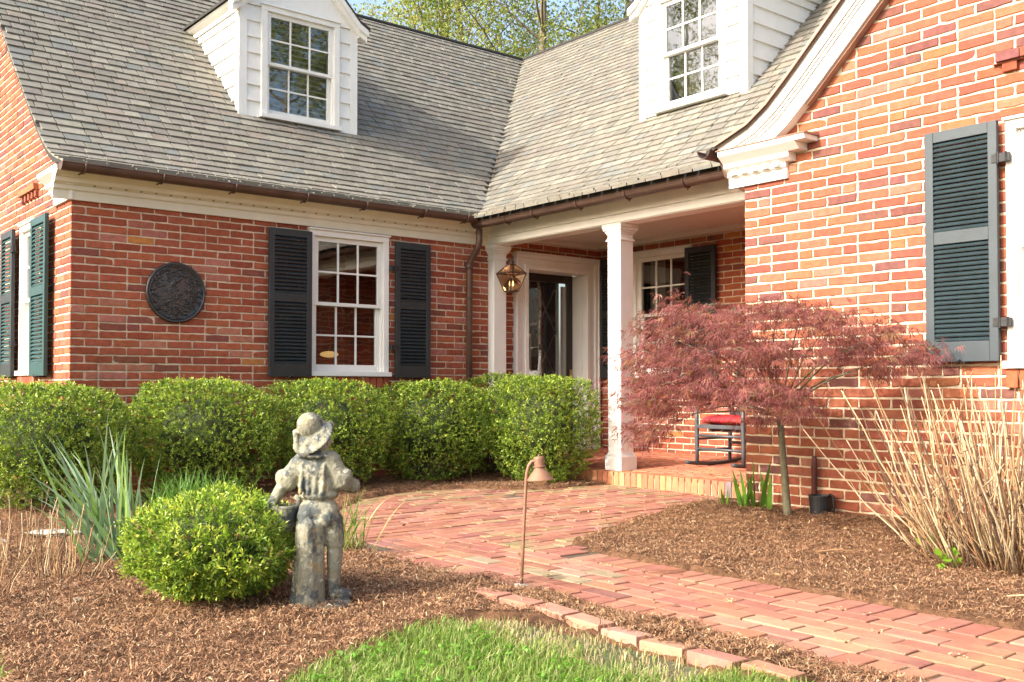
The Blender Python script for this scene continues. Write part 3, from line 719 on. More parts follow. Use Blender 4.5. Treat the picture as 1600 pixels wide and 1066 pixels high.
# ------------------------------------------------------------------ wall lantern and plaque
lx, ly, lz = XA + .245, 7.085, 1.07
lan = thing('wall_lantern', (lx, ly, lz), 'tapered copper and glass lantern on the brick wall beside the front door', 'lantern')
bt, tp = .055, .118; z1_, z2_, z3_ = lz, lz + .20, lz + .30
f = MB()
C0 = [(lx + sx * bt, ly + sy * bt, z1_) for sx, sy in ((-1, -1), (1, -1), (1, 1), (-1, 1))]; C1 = [(lx + sx * tp, ly + sy * tp, z2_) for sx, sy in ((-1, -1), (1, -1), (1, 1), (-1, 1))]
C2 = [(lx + sx * .03, ly + sy * .03, z3_) for sx, sy in ((-1, -1), (1, -1), (1, 1), (-1, 1))]
for i in range(4):
    f.tube([C0[i], C1[i]], .007, 6); f.tube([C1[i], C2[i]], .006, 6); f.tube([C1[i], C1[(i + 1) % 4]], .009, 6); f.tube([C0[i], C0[(i + 1) % 4]], .007, 6); f.tube([C2[i], C2[(i + 1) % 4]], .006, 6)
f.lathe((lx, ly, z1_ - .014), [(.02, 0), (.05, .008), (.055, .014)], 12); f.lathe((lx, ly, z3_), [(.035, 0), (.03, .02), (.038, .025), (.02, .045), (.012, .06), (.016, .07), (.003, .085)], 12)
f.build('frame', M['copper'], lan)
g = MB()
for i in range(4): g.add([C0[i], C0[(i + 1) % 4], C1[(i + 1) % 4], C1[i]], [(0, 1, 2, 3)]); g.add([C1[i], C1[(i + 1) % 4], C2[(i + 1) % 4], C2[i]], [(0, 1, 2, 3)])
g.build('glass', M['lampglass'], lan)
cd = MB()
for dy in (-.022, .022): cd.lathe((lx, ly + dy, z1_), [(.012, 0), (.012, .06)], 10)
cd.build('candle', M['cream'], lan)
cd = MB()
for dy in (-.022, .022): cd.lathe((lx, ly + dy, z1_ + .06), [(.004, 0), (.011, .02), (.008, .04), (.001, .062)], 10)
cd.build('bulb', M['bulb'], lan, smooth=True)
br = MB(); br.box(FA, ly - .045, ly + .045, .005, .02, z2_ - .06, z2_ + .08); br.tube([FA(ly, .015, z2_ + .04), FA(ly, .09, z2_ + .03), FA(ly, .135, z2_ + .0)], .011, 8); br.tube([FA(ly, .015, z2_ - .04), FA(ly, .10, z2_ - .10), FA(ly, .17, z2_ - .12), (lx - .04, ly, z1_ + .01)], .008, 8)
br.build('bracket', M['copper'], lan)
pq = thing('wall_plaque', (XA + .01, 3.388, .852), 'round black cast-iron relief plaque on the shaded brick wall', 'plaque')
d = MB(); d.lathe((XA + .004, 3.388, .852), [(.27, 0), (.272, .018), (.262, .026), (.252, .024), (.244, .014), (.2, .016), (.1, .022), (.001, .024)], 64, (1, 0, 0))
d.build('disc', M['plaque'], pq, smooth=True)
rl = MB()
for i in range(520):                                     # leafy relief all over the disc
    a, r_ = uni(0, 6.283), .238 * math.sqrt(random.random()); y, z = 3.388 + r_ * math.cos(a), .852 + r_ * math.sin(a)
    if .03 < z - .852 < .13 and abs(y - 3.43) < .07 and random.random() < .7: continue
    q = uni(0, 6.283); c, s_ = math.cos(q), math.sin(q)
    rl.ball((XA + .022, y, z), (uni(.010, .020), uni(.009, .018), uni(.004, .008)), 7, 4, rot=[[1, 0, 0], [0, c, -s_], [0, s_, c]])
for a, b, r_ in ((3.40, .96, .028), (3.37, .95, .02), (3.36, .93, .03)): rl.ball((XA + .024, a, b), (.014, r_, r_ * .8), 10, 6)
rl.tube([(XA + .022, 3.388 + .24 * math.cos(k * math.pi / 16), .852 + .24 * math.sin(k * math.pi / 16)) for k in range(33)], .006, 6)
rl.build('relief', M['plaque'], pq, smooth=True)

# ------------------------------------------------------------------ ground, path, beds, lawn
PATIO = [(-4.95, 2.93), (-5.6, 3.08), (-6.5, 3.62), (-7.3, 4.3), (-7.6, 4.9), (-7.5, 5.5), (-7.0, 6.05), (-6.98, 6.95), (-5.0, 6.95), (-4.98, 6.2), (-5.02, 5.7), (-4.88, 5.1), (-4.45, 4.12), (-3.95, 4.0), (3.0, 4.0), (3.0, 2.95)]
LAWN = [(-14, -1.), (-5.4, .30), (-4.2, .72), (-3.75, .83), (-3.50, .80), (-3.25, .62), (-2.70, .75), (-2.66, 1.2), (-2.92, 1.50), (-3.1, 1.84), (-3.25, 2.2), (-3.28, 2.5), (-3.12, 2.66), (-2.6, 2.675), (3., 2.60), (3, -6), (-14, -6)]
def sheet(name, x0, x1, y0, y1, z, m):
    o = MB().add([(x0, y0, z), (x1, y0, z), (x1, y1, z), (x0, y1, z)], [(0, 1, 2, 3)]).build(name, m); return label(o, kind='structure')
sheet('ground', -150, 150, -150, 150, Z0 - .09, M['earth'])
gx, gy = np.meshgrid(np.arange(-11.5, 1.6, .045), np.arange(-1.2, 8.66, .045), indexing='ij')
inp, inl = inside(gx, gy, PATIO), inside(gx, gy, LAWN)
h = .018 + .018 * wob(gx, gy) + .010 * wob(gx * 3.1, gy * 2.7) + rng.normal(0, .005, gx.shape)
h += .055 * np.clip((gy - 4.9) / 1.2, 0, 1) * (gx > -5.1) + .02 * np.clip((-7.2 - gx) / .8, 0, 1)
near = np.zeros_like(gx)
def erode(m): return m & np.roll(m, 1, 0) & np.roll(m, -1, 0) & np.roll(m, 1, 1) & np.roll(m, -1, 1)
h = np.where(erode(inp), -.075, h); h = np.where(erode(inl), -.03, h)
V = np.c_[gx.ravel(), gy.ravel(), (Z0 + h).ravel()]; nx, ny = gx.shape; I = np.arange(nx * ny).reshape(nx, ny)
F = np.stack([I[:-1, :-1], I[1:, :-1], I[1:, 1:], I[:-1, 1:]], -1).reshape(-1, 4)
o = np_mesh('mulch_bed', V, F, np.ones((len(V), 3)), M['mulch']); label(o, kind='structure'); o.data.polygons.foreach_set('use_smooth', [True] * len(o.data.polygons))
def ground_h(x, y):
    i = int(np.clip((x + 11.5) / .045, 0, nx - 1)); j = int(np.clip((y + 1.2) / .045, 0, ny - 1)); return Z0 + float(h[i, j])
sheet('path_bed', -7.8, 3.0, 2.8, 7.0, Z0 - .0075, M['joint'])
lw = MB().add([(x, y, Z0 - .012) for x, y in LAWN], [tuple(range(len(LAWN)))]).build('lawn', M['turf']); label(lw, kind='structure')
PAL_P = [((.34, .152, .100), 6), ((.315, .136, .090), 5), ((.365, .174, .118), 4), ((.29, .122, .084), 2), ((.35, .215, .138), 1.0), ((.30, .225, .145), .6), ((.24, .115, .09), .8)]
PAL_P2 = [((.31, .138, .092), 6), ((.285, .122, .082), 5), ((.33, .158, .108), 4), ((.265, .112, .078), 2), ((.31, .195, .122), 1.4)]
path = MB(); rc_ = []; PW, PN = .113, .236
x = -4.95
while x < 3: rc_.append((x + PW / 2, 2.945 + PN / 2, PW, PN)); x += PW
y = 3.183; r = 0
while y < 3.70:
    x = -5.29
    if r % 2: rc_.append((x + PN / 4, y + PW / 2, PN / 2, PW)); x += PN / 2
    while x < 3: rc_.append((x + PN / 2, y + PW / 2, PN, PW)); x += PN
    y += PW; r += 1
ye = y + .002; x = -4.1
while x < 3: rc_.append((x + PW / 2, ye + PN / 2, PW, PN)); x += PW
rc_ = [q for q in rc_ if inside(q[0], q[1], PATIO)]
pavers(path, rc_, Z0, PAL_P, .0014)
rc2 = []; x = -5.29 - 21 * PW; r = 0
while x < -4.1:
    y = ye - (0 if x > -5.30 else PN * 5)
    if r % 2: rc2.append((x + PW / 2, y + PN / 4, PW, PN / 2)); y += PN / 2
    while y < 7: rc2.append((x + PW / 2, y + PN / 2, PW, PN)); y += PN
    x += PW; r += 1
rc2 = [q for q in rc2 if inside(q[0], q[1], PATIO) and not (q[0] > -4.12 and q[1] < 4.05)]
pavers(path, rc2, lambda x, y: Z0 + .004 * math.sin(x * 3.1) * math.cos(y * 2.3), PAL_P2, .0018, moss=True)
label(path.build('path', M['paver']), kind='structure')
# bricks of the mowing edge, one object each
for k, x in enumerate([-3.50, -3.28, -3.06, -2.84, -2.63, -2.42, -2.20, -1.98, -1.62, -1.40, -1.1]):
    b = MB(); one = []
    pavers(b, [(0, 0, .205, .095)], 0., [((.37, .18, .125), 2), ((.35, .155, .11), 2), ((.38, .22, .145), 1)], 0., h=.07)
    o = b.build('edging_brick', M['paver']); o.location = (x, 2.735 - (x + 3.5) * .03 + uni(-.012, .012), Z0 + uni(.030, .040)); o.rotation_euler = (uni(-.06, .06), uni(-.05, .05), uni(-.09, .06))
    label(o, 'worn pink brick laid end to end between lawn and mulch strip', 'brick', 'edging bricks along the lawn')

# shredded mulch, fallen bits, grass: uncountable stuff
def scatter(n, x0, x1, y0, y1):
    return rng.uniform(x0, x1, n), rng.uniform(y0, y1, n)
def shreds(n, x0, x1, y0, y1, L=(.010, .042)):
    x, y = scatter(n, x0, x1, y0, y1); i = np.clip(((x + 11.5) / .045).astype(int), 0, nx - 1); j = np.clip(((y + 1.2) / .045).astype(int), 0, ny - 1)
    k = ~erode(inp)[i, j] & ~inside(x, y, LAWN); x, y = x[k], y[k]; n = len(x)
    i = np.clip(((x + 11.5) / .045).astype(int), 0, nx - 1); j = np.clip(((y + 1.2) / .045).astype(int), 0, ny - 1)
    z = Z0 + np.maximum(h[i, j], .004) + rng.uniform(.0, .014, n); th = rng.uniform(0, 2 * np.pi, n); ln = rng.uniform(*L, n) * rng.uniform(.5, 1, n); w = rng.uniform(.0007, .0021, n)
    d = np.stack([np.cos(th), np.sin(th), rng.normal(0, .32, n)], 1); s = np.stack([-np.sin(th), np.cos(th), rng.normal(0, .4, n)], 1); P = np.stack([x, y, z], 1)
    md = P + d * (ln * .5)[:, None] + np.stack([0 * x, 0 * x, rng.uniform(0, .01, n)], 1) + s * rng.normal(0, .004, n)[:, None]
    e = P + d * ln[:, None]; W = (s * w[:, None])
    V = np.stack([P - W, P + W, md + W, md - W, e + W * .5, e - W * .5], 1).reshape(-1, 3)
    b = np.arange(n)[:, None] * 6; F = np.concatenate([b + np.array([[0, 1, 2, 3]]), b + np.array([[3, 2, 4, 5]])])
    pal = np.array([(.25, .132, .070), (.30, .170, .093), (.19, .098, .053), (.36, .230, .130), (.46, .335, .205), (.10, .056, .034)])
    c = pal[rng.choice(len(pal), n, p=[.28, .25, .17, .15, .06, .09])] * rng.uniform(.8, 1.25, n)[:, None]
    return V, F, np.repeat(c, 6, 0)
def merge(parts):
    V, F, C, n = [], [], [], 0
    for v, f, c in parts: V.append(v); F.append(f + n); C.append(c); n += len(v)
    return np.concatenate(V), np.concatenate(F), np.concatenate(C)
V, F, C = merge([shreds(110000, -6.2, -2.2, .6, 3.4), shreds(70000, -5.2, 0., 3.9, 6.12), shreds(26000, -8.6, -6.0, .6, 6.9), shreds(24000, -3.55, .5, 2.79, 2.97), shreds(5000, -7.5, -6.8, 5.4, 7.)])
def crumbs(n):
    x, y = scatter(n, -4.9, .5, 2.95, 4.0); k = (np.minimum(y - 2.93, 4.02 - y) < rng.exponential(.05, n)) & inside(x, y, PATIO); x, y = x[k], y[k]; n = len(x)
    th = rng.uniform(0, 6.28, n); P = np.stack([x, y, np.full(n, Z0 + .004)], 1); D = np.stack([np.cos(th), np.sin(th), rng.uniform(0, .15, n)], 1)
    return leaf_arrays(P, D, rng.uniform(.008, .03, n), rng.uniform(.002, .005, n), np.array([[.20, .11, .07]]) * rng.uniform(.6, 1.6, (n, 1)), .2)
V, F, C = merge([(V, F, C), crumbs(6000)])
label(np_mesh('mulch', V, F, C, M['shred']), 'loose shredded brown bark mulch covering the planting beds', 'mulch', kind='stuff')
n = 260; x, y = scatter(n, -6.4, .2, .8, 6.1); k = ~inside(x, y, LAWN); x, y = x[k], y[k]; n = len(x)
i_ = np.clip(((x + 11.5) / .045).astype(int), 0, nx - 1); j_ = np.clip(((y + 1.2) / .045).astype(int), 0, ny - 1)
P = np.stack([x, y, Z0 + np.maximum(h[i_, j_] + .012, .006)], 1); th = rng.uniform(0, 6.28, n); D = unit(np.stack([np.cos(th), np.sin(th), rng.uniform(-.05, .25, n)], 1))
pl_ = np.array([(.30, .19, .09), (.22, .12, .06), (.40, .29, .16), (.15, .085, .05)]); V, F, C = leaf_arrays(P, D, rng.uniform(.02, .05, n), rng.uniform(.010, .024, n), pl_[rng.integers(4, size=n)] * rng.uniform(.8, 1.2, (n, 1)), .25)
label(np_mesh('fallen_leaves', V, F, C, M['shred']), 'dry tan leaves fallen over the beds and the brick path', 'leaves', kind='stuff')
def grass(n, x0, x1, y0, y1, hh=(.03, .075), dens=None):
    x, y = scatter(n, x0, x1, y0, y1); k = inside(x, y, LAWN); x, y = x[k], y[k]
    p = wob(x * 1.3, y * 1.7) + .5 * wob(x * 4, y * 4); edge = np.clip((y - 2.25) / .25 + .4 * wob(x * 3, y * 3), 0, 1) * (x > -3.3) * (x < -2.1)
    k = rng.random(len(x)) > np.clip(edge * .75 - p * .2, 0, .85); x, y, edge = x[k], y[k], edge[k]; n = len(x)
    L = rng.uniform(*hh, n) * (1 - .45 * edge); th = rng.uniform(0, 2 * np.pi, n); w = rng.uniform(.0012, .0030, n); ben = rng.uniform(.15, .9, n)
    B = np.stack([x, y, np.full(n, Z0 - .012)], 1); d = np.stack([np.cos(th), np.sin(th), 0 * th], 1); s = np.stack([-np.sin(th), np.cos(th), 0 * th], 1) * w[:, None]
    m = B + d * (L * ben * .25)[:, None]; m[:, 2] += L * .62; t = B + d * (L * ben)[:, None]; t[:, 2] += L * (1 - .3 * ben)
    V = np.stack([B - s, B + s, m + s * .8, m - s * .8, t + s * .1, t - s * .1], 1).reshape(-1, 3); b = np.arange(n)[:, None] * 6
    F = np.concatenate([b + np.array([[0, 1, 2, 3]]), b + np.array([[3, 2, 4, 5]])])
    pal = np.array([(.17, .27, .045), (.22, .32, .065), (.12, .20, .035), (.30, .34, .11), (.42, .35, .19)]); q = rng.random(n)
    idx = rng.choice(4, n, p=[.36, .27, .25, .12]); idx = np.where(q < .06 + edge * .8, 4, idx)
    return V, F, np.repeat(pal[idx] * rng.uniform(.8, 1.2, n)[:, None], 6, 0)
V, F, C = merge([grass(70000, -3.4, -.6, .9, 2.69), grass(9000, -5.4, -3.0, .2, 1.2)])
label(np_mesh('grass', V, F, C, M['grass']), 'bright green uneven lawn grass at the bottom edge', 'grass', kind='stuff')
# clover among the grass
n = 1500; x, y = scatter(n, -3.1, -1.2, 1.5, 2.3); k = inside(x, y, LAWN) & (wob(x * 2.2, y * 2.1) > .05); x, y = x[k], y[k]
P = np.repeat(np.stack([x, y, Z0 + rng.uniform(.015, .045, len(x))], 1), 3, 0); th = rng.uniform(0, 6.28, len(P)); D = unit(np.stack([np.cos(th), np.sin(th), rng.uniform(-.1, .5, len(P))], 1))
V, F, C = leaf_arrays(P, D, .016, .014, np.array([[.12, .26, .03]]) * rng.uniform(.8, 1.3, (len(P), 1)), .1)
label(np_mesh('clover', V, F, C, M['grass']), 'patch of low clover leaves in the lawn grass', 'clover', kind='stuff')
# pale seeds and moss crumbs caught in the path joints
P = []
for q in rng.choice(len(rc_ + rc2), 150):
    X, Y, wx, wy = (rc_ + rc2)[q]
    for k in range(rng.integers(4, 16)): P.append((X + wx / 2 + rng.normal(0, .018), Y - wy / 2 + rng.normal(0, .012), Z0 + .006 + rng.uniform(0, .004)))
P = np.array(P); th = rng.uniform(0, 6.28, len(P)); D = np.stack([np.cos(th), np.sin(th), 0 * th], 1)
V, F, C = leaf_arrays(P, D, .010, .005, np.array([[.5, .42, .22]]) * rng.uniform(.6, 1.2, (len(P), 1)), .2)
label(np_mesh('fallen_seeds', V, F, C, M['shred']), 'pale fallen seeds and crumbs lying in the path joints', 'seeds', kind='stuff')

# ------------------------------------------------------------------ clipped boxwoods
HP = np.array([(.185, .275, .034), (.24, .335, .044), (.125, .205, .030), (.30, .385, .055), (.08, .135, .024)])
def shrub(name, c, half, top, n, text, group, cat='shrub', box=3.3, m='hedge', L=.0245, W=.0145, pal=HP, base=None, lowcut=.25, seed=0, up=.35, p=None, lump=.035, stray=.07):
    """rounded clipped shrub of many small leaves on stems"""
    base = Z0 + .03 if base is None else base
    t = thing(name, (c[0], c[1], base), text, cat, group); hz = (top - base) / 2; cz = (top + base) / 2
    R = np.random.default_rng(100 + seed)
    K = n // 9; mleaf = 10; E = 3 * K
    d = unit(R.normal(size=(E, 3))); r = (np.abs(d) ** box).sum(1) ** (-1 / box)
    bumps = 1 + lump * (np.sin(d[:, 0] * 7 + seed) * np.cos(d[:, 1] * 6 + seed * 2) + .8 * np.sin(d[:, 2] * 9 + d[:, 0] * 5 + seed) + .6 * np.sin(d[:, 1] * 19 + d[:, 2] * 15 + seed))
    depth = np.where(R.random(E) < .66, R.exponential(.035, E), R.uniform(.05, .55, E)) - np.where(R.random(E) < .04, R.uniform(0, stray, E), 0)
    q = d * (r * bumps * np.clip(1 - depth, .3, 1.4))[:, None]; taper = 1 - .22 * np.clip(-q[:, 2] - .1, 0, 1)
    P = np.stack([c[0] + q[:, 0] * half[0] * taper, c[1] + q[:, 1] * half[1] * taper, cz + q[:, 2] * hz], 1)
    hole = np.sin(P[:, 0] * 13 + seed * 1.7) * np.sin(P[:, 1] * 11 + seed) + np.sin(P[:, 2] * 15 + P[:, 1] * 7 + seed) * .8 + .6 * np.sin(P[:, 0] * 31 - P[:, 2] * 37)
    low = np.clip((-q[:, 2] - (1 - 2 * lowcut)) / (2 * lowcut), 0, 1)
    keep = R.random(E) < np.clip(1 - .38 * (hole > .95) * (q[:, 2] < .55) - .72 * low, .06, 1)
    P, dd, q = P[keep][:K], d[keep][:K], q[keep][:K]; K = len(P)
    sd = unit(dd * .8 + R.normal(size=(K, 3)) * .45 + np.array([0, 0, up]))
    base_c = pal[R.choice(len(pal), K, p=p if p is not None else [.3, .26, .2, .14, .1])] * R.uniform(.75, 1.25, (K, 1))
    dead = R.random(K) < .012; base_c[dead] = np.array([.24, .16, .07])
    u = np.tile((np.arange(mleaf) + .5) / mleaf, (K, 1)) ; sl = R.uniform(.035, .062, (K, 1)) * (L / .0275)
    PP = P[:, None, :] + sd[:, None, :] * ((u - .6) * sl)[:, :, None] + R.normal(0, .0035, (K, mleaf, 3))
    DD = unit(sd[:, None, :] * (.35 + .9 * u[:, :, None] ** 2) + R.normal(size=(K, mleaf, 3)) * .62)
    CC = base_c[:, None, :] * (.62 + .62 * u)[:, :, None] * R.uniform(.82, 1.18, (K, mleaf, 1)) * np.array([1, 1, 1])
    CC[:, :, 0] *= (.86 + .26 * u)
    nn = K * mleaf; V, F, C = leaf_arrays(PP.reshape(-1, 3), DD.reshape(-1, 3), L * .78 * R.uniform(.65, 1.25, nn), W * .82 * R.uniform(.8, 1.2, nn), CC.reshape(-1, 3))
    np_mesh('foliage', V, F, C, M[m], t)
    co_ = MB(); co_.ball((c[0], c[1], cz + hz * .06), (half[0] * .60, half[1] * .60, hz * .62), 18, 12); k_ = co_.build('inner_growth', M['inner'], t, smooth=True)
    s = MB()
    for i in range(34):
        a = R.uniform(0, 6.28); rr_ = R.uniform(.05, .5); e = (c[0] + math.cos(a) * half[0] * .75 * R.uniform(.3, 1), c[1] + math.sin(a) * half[1] * .75 * R.uniform(.3, 1), cz + R.uniform(-.2, .7) * hz)
        b0 = (c[0] + math.cos(a) * half[0] * .3 * rr_, c[1] + math.sin(a) * half[1] * .45 * rr_, base - .04)
        md = tuple((u + v) / 2 + R.normal(0, .03) for u, v in zip(b0, e)); s.tube([b0, md, e], [.011, .008, .003], 5)
    s.build('stem', M['twig'], t); return t
G = 'clipped boxwoods along the brick wall'
shrub('boxwood', (-8.18, 2.12), (.58, .565), .015, 50000, 'clipped boxwood at the left end of the row, behind the dry stem clumps', G, seed=1)
shrub('boxwood', (-8.22, 3.36), (.58, .56), .06, 40000, 'clipped boxwood below the round black plaque, behind the strap-leaved clump', G, seed=2)
shrub('boxwood', (-8.24, 4.52), (.56, .55), .065, 40000, 'clipped boxwood under the shuttered window, behind the statue hat', G, seed=3)
shrub('boxwood', (-8.20, 5.66), (.56, .545), .055, 40000, 'clipped boxwood right of the statue, under the right shutter of the window', G, seed=4)
shrub('boxwood', (-8.36, 6.66), (.46, .46), .125, 18000, 'clipped boxwood at the foot of the downspout, behind the big squared one', G, seed=5)
shrub('boxwood', (-7.46, 6.46), (.50, .46), .095, 42000, 'large squared boxwood standing forward beside the white porch column', G, seed=6, box=4.2, lowcut=.1)
shrub('boxwood', (-9.95, 2.0), (.55, .42), .10, 17000, 'clipped boxwood below the green-shuttered window at the far left edge', G, seed=7)
shrub('round_bush', (-4.175, 1.77), (.36, .37), -.455, 24000, 'round loose bright green bush in the mulch left of the statue', None, 'bush', box=2.02, m='bush', L=.031, W=.0105,
      pal=np.array([(.20, .31, .036), (.27, .37, .048), (.13, .22, .028), (.36, .42, .07), (.085, .145, .022)]), lowcut=.12, seed=11, up=.5, lump=.055, stray=.22, p=[.3, .25, .2, .15, .1])

# ------------------------------------------------------------------ strap-leaved plants
def straps(name, c, n, L, W, spread, pal, text, cat, droop=(.2, 1.0), lean=(0, 0), basew=.06, seed=0, part='leaf', zb=None, stiff=1.):
    R = np.random.default_rng(500 + seed); zb = ground_h(*c) - .02 if zb is None else zb
    t = thing(name, (c[0], c[1], zb), text, cat); k = 9; Vs, Fs, Cs = [], [], []; nv = 0
    for i in range(n):
        a = R.uniform(0, 6.28); out = R.uniform(.05, 1) * spread; lf = R.uniform(-.3, 1.9) if part == 'leaf' and n == 80 else 1.; d = np.array([math.cos(a) * out + lean[0] * lf, math.sin(a) * out + lean[1] * lf, 1.]); d /= np.linalg.norm(d)
        ln = R.uniform(*L); w = R.uniform(*W); dr = R.uniform(*droop); p = np.array([c[0] + R.normal(0, basew), c[1] + R.normal(0, basew), zb])
        side = np.cross(d, (0, 0, 1.)); side = side / (np.linalg.norm(side) + 1e-6); tw = R.uniform(-1.2, 1.2); side = side * math.cos(tw) + np.cross(d, side) * math.sin(tw)
        col = pal[R.integers(len(pal))] * R.uniform(.8, 1.2); ring = []
        for j in range(k):
            s = j / (k - 1); ww = w * (1 - s ** 3) * (.75 + .5 * min(s * 3, 1) * .5) + .0006
            ring.append(p - side * ww / 2); ring.append(p + side * ww / 2 )
            d = d + np.array([0, 0, -1]) * dr * .20 * s ** 1.5 / stiff; d /= np.linalg.norm(d); p = p + d * ln / (k - 1)
        Vs.append(np.array(ring)); Cs.append(np.tile(col, (2 * k, 1))); b = nv
        Fs.append(np.array([[b + 2 * j, b + 2 * j + 1, b + 2 * j + 3, b + 2 * j + 2] for j in range(k - 1)])); nv += 2 * k
    np_mesh(part, np.concatenate(Vs), np.concatenate(Fs), np.concatenate(Cs), M['blade'], t); return t
DG = np.array([(.17, .255, .16), (.21, .30, .20), (.13, .22, .10), (.18, .29, .08)])
straps('daffodil_clump', (-5.55, 1.80), 80, (.42, .84), (.014, .023), .62, DG, 'tall blue-green strap-leaved clump between the dry stems and the round bush', 'plant', (.3, 1.7), lean=(-.22, -.34), basew=.08, seed=1)
straps('grass_clump', (-6.75, 2.72), 420, (.26, .42), (.005, .009), .9, np.array([(.09, .20, .03), (.12, .25, .04), (.07, .16, .025)]), 'low mound of fine grassy leaves behind the strap-leaved clump', 'plant', (.8, 1.8), basew=.13, seed=2)
straps('grass_clump', (-5.9, 2.55), 130, (.22, .38), (.005, .009), .9, np.array([(.12, .22, .035), (.15, .26, .05), (.26, .26, .08)]), 'low grassy tuft behind the round bush, left of the statue legs', 'plant', (.6, 1.6), basew=.10, seed=3)
straps('grass_clump', (-4.95, 2.86), 75, (.24, .42), (.004, .008), .8, np.array([(.10, .19, .03), (.16, .22, .05), (.30, .27, .10)]), 'arching grass tuft at the path edge right of the statue', 'plant', (.8, 2.0), basew=.05, seed=4)
straps('iris_clump', (-4.56, 5.98), 11, (.26, .44), (.026, .040), .42, np.array([(.07, .17, .022), (.10, .22, .028), (.13, .27, .035)]), 'fan of broad green iris leaves at the brick corner beside the porch step', 'plant', (.0, .5), lean=(-.10, -.05), basew=.045, seed=5, zb=Z0 + .02)
straps('iris_clump', (-4.74, 5.93), 7, (.14, .24), (.016, .026), .6, np.array([(.10, .22, .028), (.13, .27, .035)]), 'small young iris shoots left of the broad iris fan', 'plant', (.0, .4), basew=.04, seed=6, zb=Z0 + .02)

# ------------------------------------------------------------------ dry stems
CN = [(.36, .235, .115), (.42, .30, .16), (.29, .165, .075), (.20, .11, .05), (.47, .37, .23), (.12, .07, .04)]
def canes(name, c, r, n, L, spread, text, cat, rr=(.003, .006), seed=0, lean=(0, 0), shoots=0, fork=.25, inner=0):
    R = random.Random(900 + seed); zb = ground_h(*c)
    t = thing(name, (c[0], c[1], zb), text, cat); mb = MB()
    for i in range(n):
        a = R.uniform(0, 6.283); q = math.sqrt(R.random()); x, y = c[0] + math.cos(a) * r[0] * q, c[1] + math.sin(a) * r[1] * q
        jj = R.choice((.08, .12, .22)); sx = (math.cos(a) * q * spread + lean[0] + R.gauss(0, jj)); sy = (math.sin(a) * q * spread * .7 + lean[1] + R.gauss(0, jj)); ln = R.uniform(*L); w = R.uniform(*rr)
        if n > 200 and R.random() < .2: sx -= R.uniform(.35, 1.1); sy -= R.uniform(0, .5); ln *= .75; w *= .7
        p = [x, y, zb - .03]; pts = [tuple(p)]; m = 5
        for j in range(m):
            z = ln / m / math.sqrt(1 + sx * sx + sy * sy); p = [p[0] + sx * z + R.gauss(0, .011), p[1] + sy * z + R.gauss(0, .009), p[2] + z]; 
            if p[1] > YC - .03: p[1] = YC - .03
            pts.append(tuple(p)); sx *= .93; sy *= .93
        col = R.choice(CN); g = R.uniform(.8, 1.2); mb.tube(pts, [w * (1 - .1 * j) for j in range(m + 1)], 5, tuple(v * g for v in col))
        for e in pts[1:-1]:
            if R.random() < .5: mb.ball(e, w * 1.35, 5, 4, col=tuple(v * g * .7 for v in col))
        if R.random() < fork:
            b = pts[R.randint(2, 4)]; dx, dy = R.gauss(0, .09), R.gauss(0, .06)
            mb.tube([b, (b[0] + dx * .5, min(b[1] + dy * .5, YC - .03), b[2] + .05), (b[0] + dx, min(b[1] + dy, YC - .03), b[2] + .12)], [w * .6, w * .5, w * .3], 4, tuple(v * g for v in col))
    mb.build('cane', M['cane'], t, smooth=True)
    for i in range(shoots):
        px, py = ((c[0] - .52, c[1] - .10), (c[0] - .28, c[1] - .36), (c[0] + .12, c[1] - .30))[i % 3]; P = np.tile(np.array([[px, py, ground_h(px, py)]]), (16, 1)) + rng.normal(0, .02, (16, 3)); P[:, 2] = ground_h(px, py) + rng.uniform(.0, .07, 16)
        D = unit(rng.normal(size=(16, 3)) * .8 + np.array([0, 0, .7])); V, F, C = leaf_arrays(P, D, .065, .045, np.array([[.20, .38, .03]]) * rng.uniform(.8, 1.2, (16, 1)), .15)
        np_mesh('shoot', V, F, C, M['blade'], t)
    return t
canes('dry_shrub', (-2.30, 5.36), (.62, .40), 430, (.38, 1.10), .62, 'big sheaf of dry straw-coloured canes in front of the sunlit brick wall', 'shrub', (.0035, .007), 1, shoots=3)
canes('dry_stem_clump', (-5.12, 1.40), (.16, .14), 30, (.20, .42), .7, 'cluster of short dry stems at the left, nearest the round bush', 'stems', (.002, .0042), 2, shoots=0)
canes('dry_stem_clump', (-5.75, 1.36), (.20, .16), 30, (.25, .46), .55, 'cluster of short dry stems at the left edge, by pale flat stones', 'stems', (.002, .0042), 3)
canes('dry_stem_clump', (-4.85, 1.02), (.10, .10), 8, (.25, .40), .9, 'few thin dry stems leaning in the bottom left mulch', 'stems', (.002, .004), 4)

